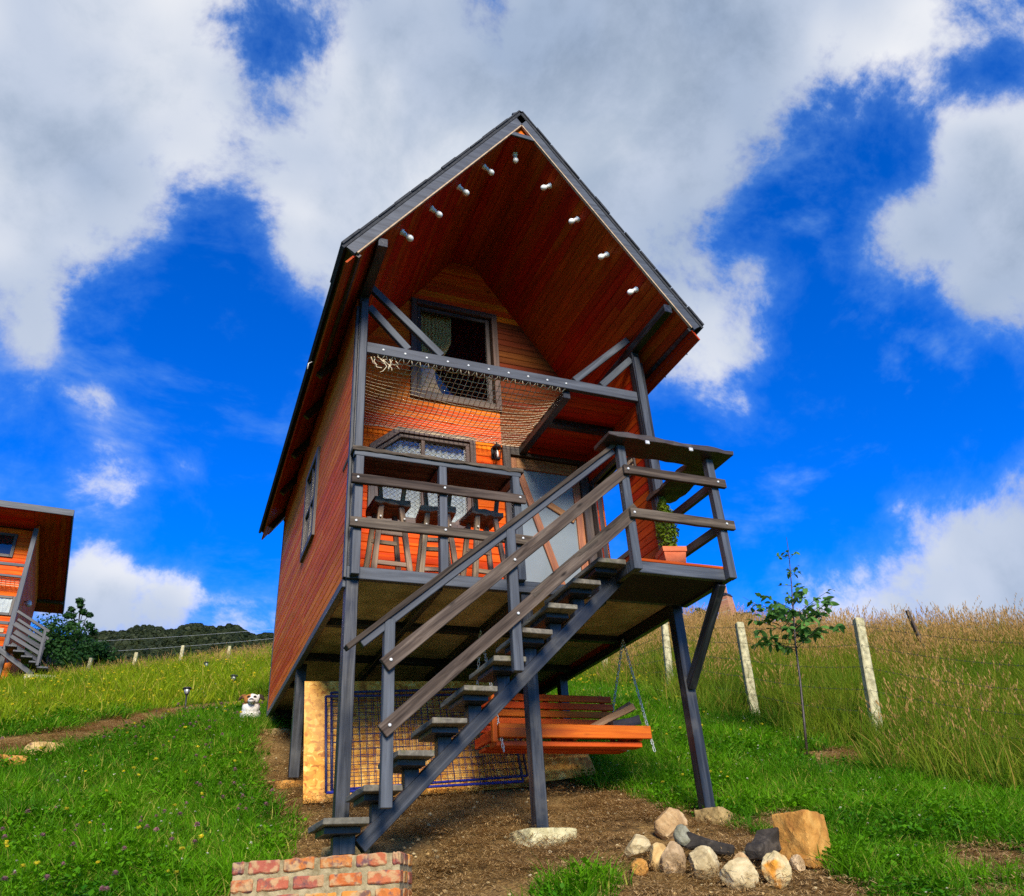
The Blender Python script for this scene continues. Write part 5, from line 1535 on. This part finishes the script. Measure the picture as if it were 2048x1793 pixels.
def ground_mat():
    m, t = newmat('meadow_ground')
    tc = N(t, 'ShaderNodeTexCoord').outputs['Object']
    d = N(t, 'ShaderNodeAttribute', attribute_name='dirt').outputs['Fac']
    n1 = N(t, 'ShaderNodeTexNoise', {'Vector': tc, 'Scale': 9.0, 'Detail': 8.0, 'Roughness': .7}).outputs[0]
    n2 = N(t, 'ShaderNodeTexNoise', {'Vector': tc, 'Scale': 55.0, 'Detail': 5.0, 'Roughness': .65}).outputs[0]
    n3 = N(t, 'ShaderNodeTexNoise', {'Vector': tc, 'Scale': 1.6, 'Detail': 3.0}).outputs[0]
    soil = ramp(t, n2, [(.32, (.08, .042, .014)), (.5, (.24, .14, .045)), (.7, (.42, .28, .1))])
    soil = mixc(t, maprange(t, n1, .45, .65, 0, .55), soil, (.27, .15, .045))
    soil = mixc(t, maprange(t, n3, .5, .7, 0, .45), soil, (.11, .065, .03))
    turf = ramp(t, n1, [(.35, (.012, .03, .005)), (.6, (.035, .07, .008)), (.75, (.09, .085, .018))])
    f = maprange(t, math_(t, 'ADD', d, math_(t, 'MULTIPLY', math_(t, 'SUBTRACT', n1, .5), .35)), -.08, .06)
    c = mixc(t, f, turf, soil)
    h = math_(t, 'ADD', math_(t, 'MULTIPLY', n1, .6), n2)
    outp(t, pbsdf(t, c, .95, bump(t, h, .9, .03), .15))
    return m
gm = fast_mesh('ground', V, Q, np.zeros(len(Q)), ground_mat())
at = gm.attributes.new('dirt', 'FLOAT', 'POINT'); at.data.foreach_set('value', da.ravel().astype(np.float32))
gm.polygons.foreach_set('use_smooth', [True] * len(gm.polygons))
gobj = bpy.data.objects.new('ground', gm); COL.objects.link(gobj); gobj['kind'] = 'structure'

# ------------------------------------------------------------------ grass, flowers, straw
def blades(seed, n, h0, h1, w, spread, lean, segs=3, curl=1.0, head=None):
    r = np.random.default_rng(seed)
    V, Q_, T, H = [], [], [], []
    for k in range(n):
        a = r.uniform(0, 6.283); rd = spread * math.sqrt(r.uniform())
        bx, by = rd * math.cos(a), rd * math.sin(a)
        la = r.uniform(0, 6.283) if r.uniform() < .6 else a
        h = r.uniform(h0, h1); ln = r.uniform(.2, 1) * lean * h
        wa = r.uniform(0, 6.283); wx, wy = math.cos(wa) * w / 2, math.sin(wa) * w / 2
        b0_ = len(V); tn = r.uniform()
        for s in range(segs + 1):
            q = s / segs
            x = bx + math.cos(la) * ln * q ** (1 + curl); y = by + math.sin(la) * ln * q ** (1 + curl); z = h * (q - .18 * lean * q * q)
            k_ = (1 - q ** 1.6 * .92)
            V += [(x - wx * k_, y - wy * k_, z), (x + wx * k_, y + wy * k_, z)]; H += [q, q]
        for s in range(segs):
            Q_.append((b0_ + 2 * s, b0_ + 2 * s + 1, b0_ + 2 * s + 3, b0_ + 2 * s + 2)); T.append(tn)
        if head:
            tx, ty, tz = V[-1]
            for q in range(head):
                b1 = len(V); zz = tz - .14 * h * q / head
                hx_, hy_ = tx - math.cos(la) * ln * .3 * q / head, ty - math.sin(la) * ln * .3 * q / head
                an = r.uniform(0, 6.283); s_ = w * r.uniform(1.6, 3.4)
                V += [(hx_, hy_, zz - s_), (hx_ + math.cos(an) * s_ * .6, hy_ + math.sin(an) * s_ * .6, zz), (hx_ + math.cos(an) * s_ * .5, hy_ + math.sin(an) * s_ * .5, zz + 1.7 * s_), (hx_, hy_, zz + s_)]
                Q_.append((b1, b1 + 1, b1 + 2, b1 + 3)); T.append(1.0 + r.uniform()); H += [1, 1, 1, 1]
    return V, Q_, T, H
def grassmat(name, root, a, b, dry, trans=.4):
    m, t = newmat(name)
    tint = N(t, 'ShaderNodeAttribute', attribute_name='tint').outputs['Fac']
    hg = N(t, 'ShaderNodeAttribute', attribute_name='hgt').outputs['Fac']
    r = N(t, 'ShaderNodeObjectInfo').outputs['Random']
    loc = N(t, 'ShaderNodeObjectInfo').outputs['Location']
    big = N(t, 'ShaderNodeTexNoise', {'Vector': loc, 'Scale': .9, 'Detail': 3.0}).outputs[0]
    fac = math_(t, 'ADD', math_(t, 'MULTIPLY', tint, .45), math_(t, 'ADD', math_(t, 'MULTIPLY', r, .2), maprange(t, big, .35, .65, 0, .4)))
    c = mixc(t, math_(t, 'MINIMUM', fac, 1.0), a, b)
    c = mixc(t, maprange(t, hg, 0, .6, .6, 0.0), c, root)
    c = mixc(t, maprange(t, tint, .9, .93, 0, .8), c, dry)
    p = pbsdf(t, c, .6, None, .12)
    tr = N(t, 'ShaderNodeBsdfTranslucent', {'Color': c}).outputs[0]
    outp(t, N(t, 'ShaderNodeMixShader', {0: trans, 1: p, 2: tr}).outputs[0])
    return m
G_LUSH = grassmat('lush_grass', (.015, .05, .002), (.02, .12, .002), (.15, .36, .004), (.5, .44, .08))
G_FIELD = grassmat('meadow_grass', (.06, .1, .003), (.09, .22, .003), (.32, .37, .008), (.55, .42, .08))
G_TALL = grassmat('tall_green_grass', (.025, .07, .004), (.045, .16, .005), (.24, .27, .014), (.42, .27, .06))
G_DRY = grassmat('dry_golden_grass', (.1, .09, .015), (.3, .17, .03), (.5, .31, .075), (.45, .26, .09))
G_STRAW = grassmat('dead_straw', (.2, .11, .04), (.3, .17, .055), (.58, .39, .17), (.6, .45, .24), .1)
def gset(name, mat, k, **kw):
    out = []
    for i in range(k):
        V, Q_, T, H = blades(hash_seed(name) + i, **kw)
        out.append(fast_mesh(name, V, Q_, T, mat, H))
    return src_collection(name, out)
def hash_seed(s): return sum(ord(c) * (i + 3) for i, c in enumerate(s)) % 10007
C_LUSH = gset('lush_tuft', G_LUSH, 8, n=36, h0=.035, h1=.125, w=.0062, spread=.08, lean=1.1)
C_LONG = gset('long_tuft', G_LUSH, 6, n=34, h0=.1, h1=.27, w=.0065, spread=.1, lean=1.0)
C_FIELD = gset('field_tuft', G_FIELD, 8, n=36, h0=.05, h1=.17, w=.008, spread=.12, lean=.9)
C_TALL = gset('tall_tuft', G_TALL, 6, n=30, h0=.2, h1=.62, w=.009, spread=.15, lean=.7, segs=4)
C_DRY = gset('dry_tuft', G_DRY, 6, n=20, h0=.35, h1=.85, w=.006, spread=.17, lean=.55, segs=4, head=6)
def polar(n, r0, r1, a0, a1, pw):
    """random points round the viewpoint, density falling with distance"""
    u = rng.uniform(0, 1, n)
    r = (r0 ** pw + u * (r1 ** pw - r0 ** pw)) ** (1 / pw)
    a = np.radians(rng.uniform(a0, a1, n))
    return CAM.x + r * np.sin(a), CAM.y + r * np.cos(a), r
def rightness(x, y):
    """0 on the mown lawn, 1 in the rough beyond the fence"""
    return sstep(5.6, 7.2, x + .35 * np.sin(1.7 * y) - .06 * y)
def clear_of(x, y):
    ok = np.ones(x.shape, bool)
    ok &= ~((x > -.72) & (x < .45) & (y > -1.3) & (y < -.2) & (poly_sd(x, y, [(-.72, -.65), (.2, -1.07), (.42, -.65), (-.5, -.2)]) > 0))
    return ok
def put(name, x, y, keep, coll, k, s0, s1, label, cat, dz=0.0, rfac=None, tilt=.16):
    x, y = x[keep], y[keep]
    z = gz(x, y) + dz
    s = rng.uniform(s0, s1, len(x))
    if rfac is not None: s = s * rfac[keep]
    return scatter(name, np.stack([x, y, z], 1), rng.uniform(0, 6.283, len(x)), s, rng.integers(0, k, len(x)), coll, label, cat, tilt)
x, y, r = polar(60000, 2.6, 34, -24, 66, .75)
D = dirt_amt(x, y); RT = rightness(x, y)
fieldness = sstep(6.2, 8.5, y + .5 * np.sin(x * 1.3) - .3 * x)
u = rng.uniform(0, 1, len(x))
behind = r < np.where(np.degrees(np.arctan2(x - CAM.x, y - CAM.y)) < 20, 33, 24)
ok = (D < .02 + .1 * (u - .5)) & clear_of(x, y) & behind
rf = (1 + .025 * r) * np.clip(1 + .42 * fb2(x * 1.9, y * 1.9 + 4), .45, 1.8)
lush = ok & (RT < u) & (fieldness < rng.uniform(0, 1, len(x)))
put('lawn_grass', x, y, lush, C_LUSH, 8, .75, 1.35, 'short lush green grass round the cabin', 'grass', -.01, rf)
fld = ok & (RT < u) & ~lush
put('meadow_grass', x, y, fld, C_FIELD, 8, .8, 1.5, 'yellow-green meadow grass on the slope behind', 'grass', -.01, rf)
x2, y2, r2 = polar(9000, 3, 14, -24, 66, .9)
D2 = dirt_amt(x2, y2); cl = fb2(x2 * .8 + 3, y2 * .8)
put('long_grass', x2, y2, (D2 < -.05) & (cl > .15) & (rightness(x2, y2) < .6) & clear_of(x2, y2) & (y2 < 7.5), C_LONG, 6, .6, 1.05, 'clumps of longer green grass scattered over the lawn', 'grass', -.01)
xd, yd = rng.uniform(-.75, .05, 170), rng.uniform(4.55, 5.05, 170)
put('fringe_grass', xd, yd, dirt_amt(xd, yd) < .1, C_LONG, 6, .6, 1.0, 'longer grass in front of the sitting dog', 'grass', -.01)
x3, y3, r3 = polar(30000, 5, 30, 20, 72, 1.05)
RT3 = rightness(x3, y3); u3 = rng.uniform(0, 1, len(x3))
dryf = np.clip(-.14 + .06 * (x3 - 7) + .14 * fb2(x3 * .7, y3 * .7) + .03 * (y3 - 2), .02, .6)
k3 = (RT3 > u3) & (dirt_amt(x3, y3) < -.02)
put('tall_grass', x3, y3, k3 & (u3 * 0 + rng.uniform(0, 1, len(x3)) > dryf), C_TALL, 6, .45, 1.25, 'tall rank green grass along the fence and ridge', 'grass', -.02)
put('dry_grass', x3, y3, k3 & (rng.uniform(0, 1, len(x3)) < dryf * .85), C_DRY, 6, .5, 1.25, 'golden dry seeding grass on the ridge behind the fence', 'grass', -.02)
x4, y4, r4 = polar(4500, 20, 36, -24, 25, 1.6)
put('crest_grass', x4, y4, (y4 > 12) & (rng.uniform(0, 1, len(x4)) < .35 + .5 * sstep(-5, 2, x4)), C_DRY, 6, .38, .7, 'dry seeding grass along the crest of the field', 'grass', -.02)
# broad-leaved weeds among the grass
def weed_src(seed):
    r = np.random.default_rng(seed); V, Q_, T, H = [], [], [], []
    for k in range(26):
        a = r.uniform(0, 6.283); rd = r.uniform(.0, .11); z0 = r.uniform(.02, .09)
        c = np.array([rd * math.cos(a), rd * math.sin(a), z0]); an = r.uniform(0, 6.283); s = r.uniform(.008, .019); el = r.uniform(-.2, .9)
        u_ = np.array([math.cos(an) * math.cos(el), math.sin(an) * math.cos(el), math.sin(el)]); w_ = np.cross(u_, [0, 0, 1.0]); w_ /= np.linalg.norm(w_) + 1e-9
        b0_ = len(V); tn = r.uniform(0, .8)
        V += [tuple(c), tuple(c + u_ * s + w_ * s * .8), tuple(c + u_ * s * 2), tuple(c + u_ * s - w_ * s * .8)]; H += [.6] * 4
        Q_.append((b0_, b0_ + 1, b0_ + 2, b0_ + 3)); T.append(tn)
    return fast_mesh('weed', V, Q_, T, G_LUSH, H)
xw, yw, rw_ = polar(14000, 2.8, 13, -24, 66, .9)
put('broadleaf_weeds', xw, yw, (dirt_amt(xw, yw) < .02) & (fb2(xw * 1.1, yw * 1.1 + 9) > -.05) & (rightness(xw, yw) < .7) & clear_of(xw, yw), src_collection('weed_src', [weed_src(k) for k in range(6)]), 6, .8, 1.5, 'low clover and broad-leaved weeds growing through the lawn', 'weeds')
# straw and dead stalks on the bare earth
def straw_src(seed):
    r = np.random.default_rng(seed); V, Q_, T, H = [], [], [], []
    for k in range(16):
        a = r.uniform(0, 6.283); c = r.uniform(-.12, .12, 2); L = r.uniform(.05, .2); w = r.uniform(.001, .0026); bend = r.uniform(-.9, .9)
        b0_ = len(V); tn = r.uniform(0, .85)
        for s in range(5):
            q = s / 4; an = a + bend * q
            x_, y_ = c[0] + L * q * math.cos(an), c[1] + L * q * math.sin(an); z_ = .004 + .018 * math.sin(math.pi * q) * r.uniform(0, 1)
            V += [(x_ - w * math.sin(an), y_ + w * math.cos(an), z_), (x_ + w * math.sin(an), y_ - w * math.cos(an), z_)]; H += [1, 1]
        for s in range(4): Q_.append((b0_ + 2 * s, b0_ + 2 * s + 1, b0_ + 2 * s + 3, b0_ + 2 * s + 2)); T.append(tn)
    return fast_mesh('straw', V, Q_, T, G_STRAW, H)
C_STRAW = src_collection('straw_src', [straw_src(k) for k in range(8)])
x5, y5, r5 = polar(22000, 3, 13, -20, 60, 1.2)
D5 = dirt_amt(x5, y5)
sn = fb2(x5 * 1.3 + 5, y5 * 1.3)
put('straw_litter', x5, y5, (D5 > -.12) & (sn > -.5), C_STRAW, 8, .6, 1.3, 'dead straw and stalks littering the bare earth', 'straw', .004, None, .05)
# small pebbles
def peb(seed):
    r = np.random.default_rng(seed)
    bm = bmesh.new(); bmesh.ops.create_icosphere(bm, subdivisions=1, radius=.012)
    for q in bm.verts: q.co = Vector((q.co.x * r.uniform(.7, 1.3), q.co.y * r.uniform(.7, 1.3), q.co.z * r.uniform(.4, .8)))
    me = bpy.data.meshes.new('pebble'); bm.to_mesh(me); bm.free(); me.materials.append(ROCK_TAN if seed % 2 else ROCK_CREAM); return me
x6, y6, r6 = polar(2600, 3, 11, -20, 60, 1.2)
put('pebbles', x6, y6, dirt_amt(x6, y6) > 0, src_collection('pebble_src', [peb(k) for k in range(6)]), 6, .4, 1.5, 'small pebbles and crumbs of earth on the bare soil', 'pebbles', .002)
# wildflowers
def flowermat(name, c):
    m, t = newmat(name)
    r = N(t, 'ShaderNodeObjectInfo').outputs['Random']
    cc_ = N(t, 'ShaderNodeHueSaturation', {'Value': maprange(t, r, 0, 1, .7, 1.15, False), 'Color': (*c, 1)}).outputs[0]
    outp(t, N(t, 'ShaderNodeMixShader', {0: .45, 1: pbsdf(t, cc_, .7, None, .2), 2: N(t, 'ShaderNodeBsdfTranslucent', {'Color': cc_}).outputs[0]}).outputs[0])
    return m
def flower(kind, seed):
    r = np.random.default_rng(seed)
    V, Q_, T, H = [], [], [], []
    h = {'clover': .17, 'yellow': .16, 'white': .13}[kind] * r.uniform(.8, 1.3)
    n = {'clover': 40, 'yellow': 24, 'white': 14}[kind]
    for k in range(n):
        a = r.uniform(0, 6.283)
        if kind == 'clover':
            el = r.uniform(-.3, 1.5); d = Vector((math.cos(a) * math.cos(el), math.sin(a) * math.cos(el), math.sin(el)))
            p = d * .004; L, w = .013, .0035
        else:
            a = 6.283 * k / n * 2.4; d = Vector((math.cos(a), math.sin(a), r.uniform(-.1, 1.6))).normalized(); p = Vector(); L, w = (.017, .005) if kind == 'yellow' else (.012, .004)
        s = d.cross(Vector((.1, .2, 1))).normalized() * w
        b0_ = len(V); c = Vector((0, 0, h)) + p
        V += [tuple(c - s * .5), tuple(c + s * .5), tuple(c + d * L + s), tuple(c + d * L - s)]; Q_.append((b0_, b0_ + 1, b0_ + 2, b0_ + 3)); T.append(r.uniform()); H += [1] * 4
    me = fast_mesh(kind, V, Q_, T, FM[kind], H)
    vs, fs = [], []
    tubemesh(vs, fs, [(0, 0, 0), (.004, .002, h * .6), (0, 0, h)], .0016, 3)
    me2 = bpy.data.meshes.new(kind); bm = bmesh.new(); bm.from_mesh(me)
    off = [bm.verts.new(q) for q in vs]
    for fc in fs:
        try:
            nf = bm.faces.new([off[i] for i in fc]); nf.material_index = 1
        except ValueError: pass
    bm.to_mesh(me2); bm.free(); me2.materials.append(FM[kind]); me2.materials.append(G_LUSH)
    return me2
FM = {'clover': flowermat('clover_pink', (.4, .2, .2)), 'yellow': flowermat('hawkbit_yellow', (.9, .78, .06)), 'white': flowermat('daisy_white', (.78, .74, .55))}
C_CL = src_collection('clover_src', [flower('clover', k) for k in range(5)])
C_YE = src_collection('yellow_src', [flower('yellow', k) for k in range(5)])
C_WH = src_collection('white_src', [flower('white', k) for k in range(4)])
x7, y7, r7 = polar(1400, 3, 12, -24, 60, 1.2)
D7 = dirt_amt(x7, y7); cl = fb2(x7 * .7 + 1, y7 * .7 + 2)
put('clover_flowers', x7, y7, (D7 < -.1) & (cl > -.1) & (x7 < .2) & (y7 < 7), C_CL, 5, .8, 1.4, 'dull pink clover heads in the lawn left of the cabin', 'flowers')
x8, y8, r8 = polar(8000, 3, 32, -24, 40, 1.2)
k8 = (dirt_amt(x8, y8) < -.1) & (rightness(x8, y8) < .5) & ((y8 > 6.2) | (rng.uniform(0, 1, len(x8)) < .16))
put('yellow_flowers', x8, y8, k8, C_YE, 5, .6, 1.1, 'small yellow flowers dotted over the meadow', 'flowers', 0, 1 + .03 * r8)
x9, y9, r9 = polar(3200, 3, 28, -24, 60, 1.3)
k9 = (dirt_amt(x9, y9) < -.1) & (rightness(x9, y9) < .5)
put('white_flowers', x9, y9, k9, C_WH, 4, .5, .9, 'tiny white flowers dotted over the grass', 'flowers', 0, 1 + .02 * r9)
bpy.context.view_layer.update()
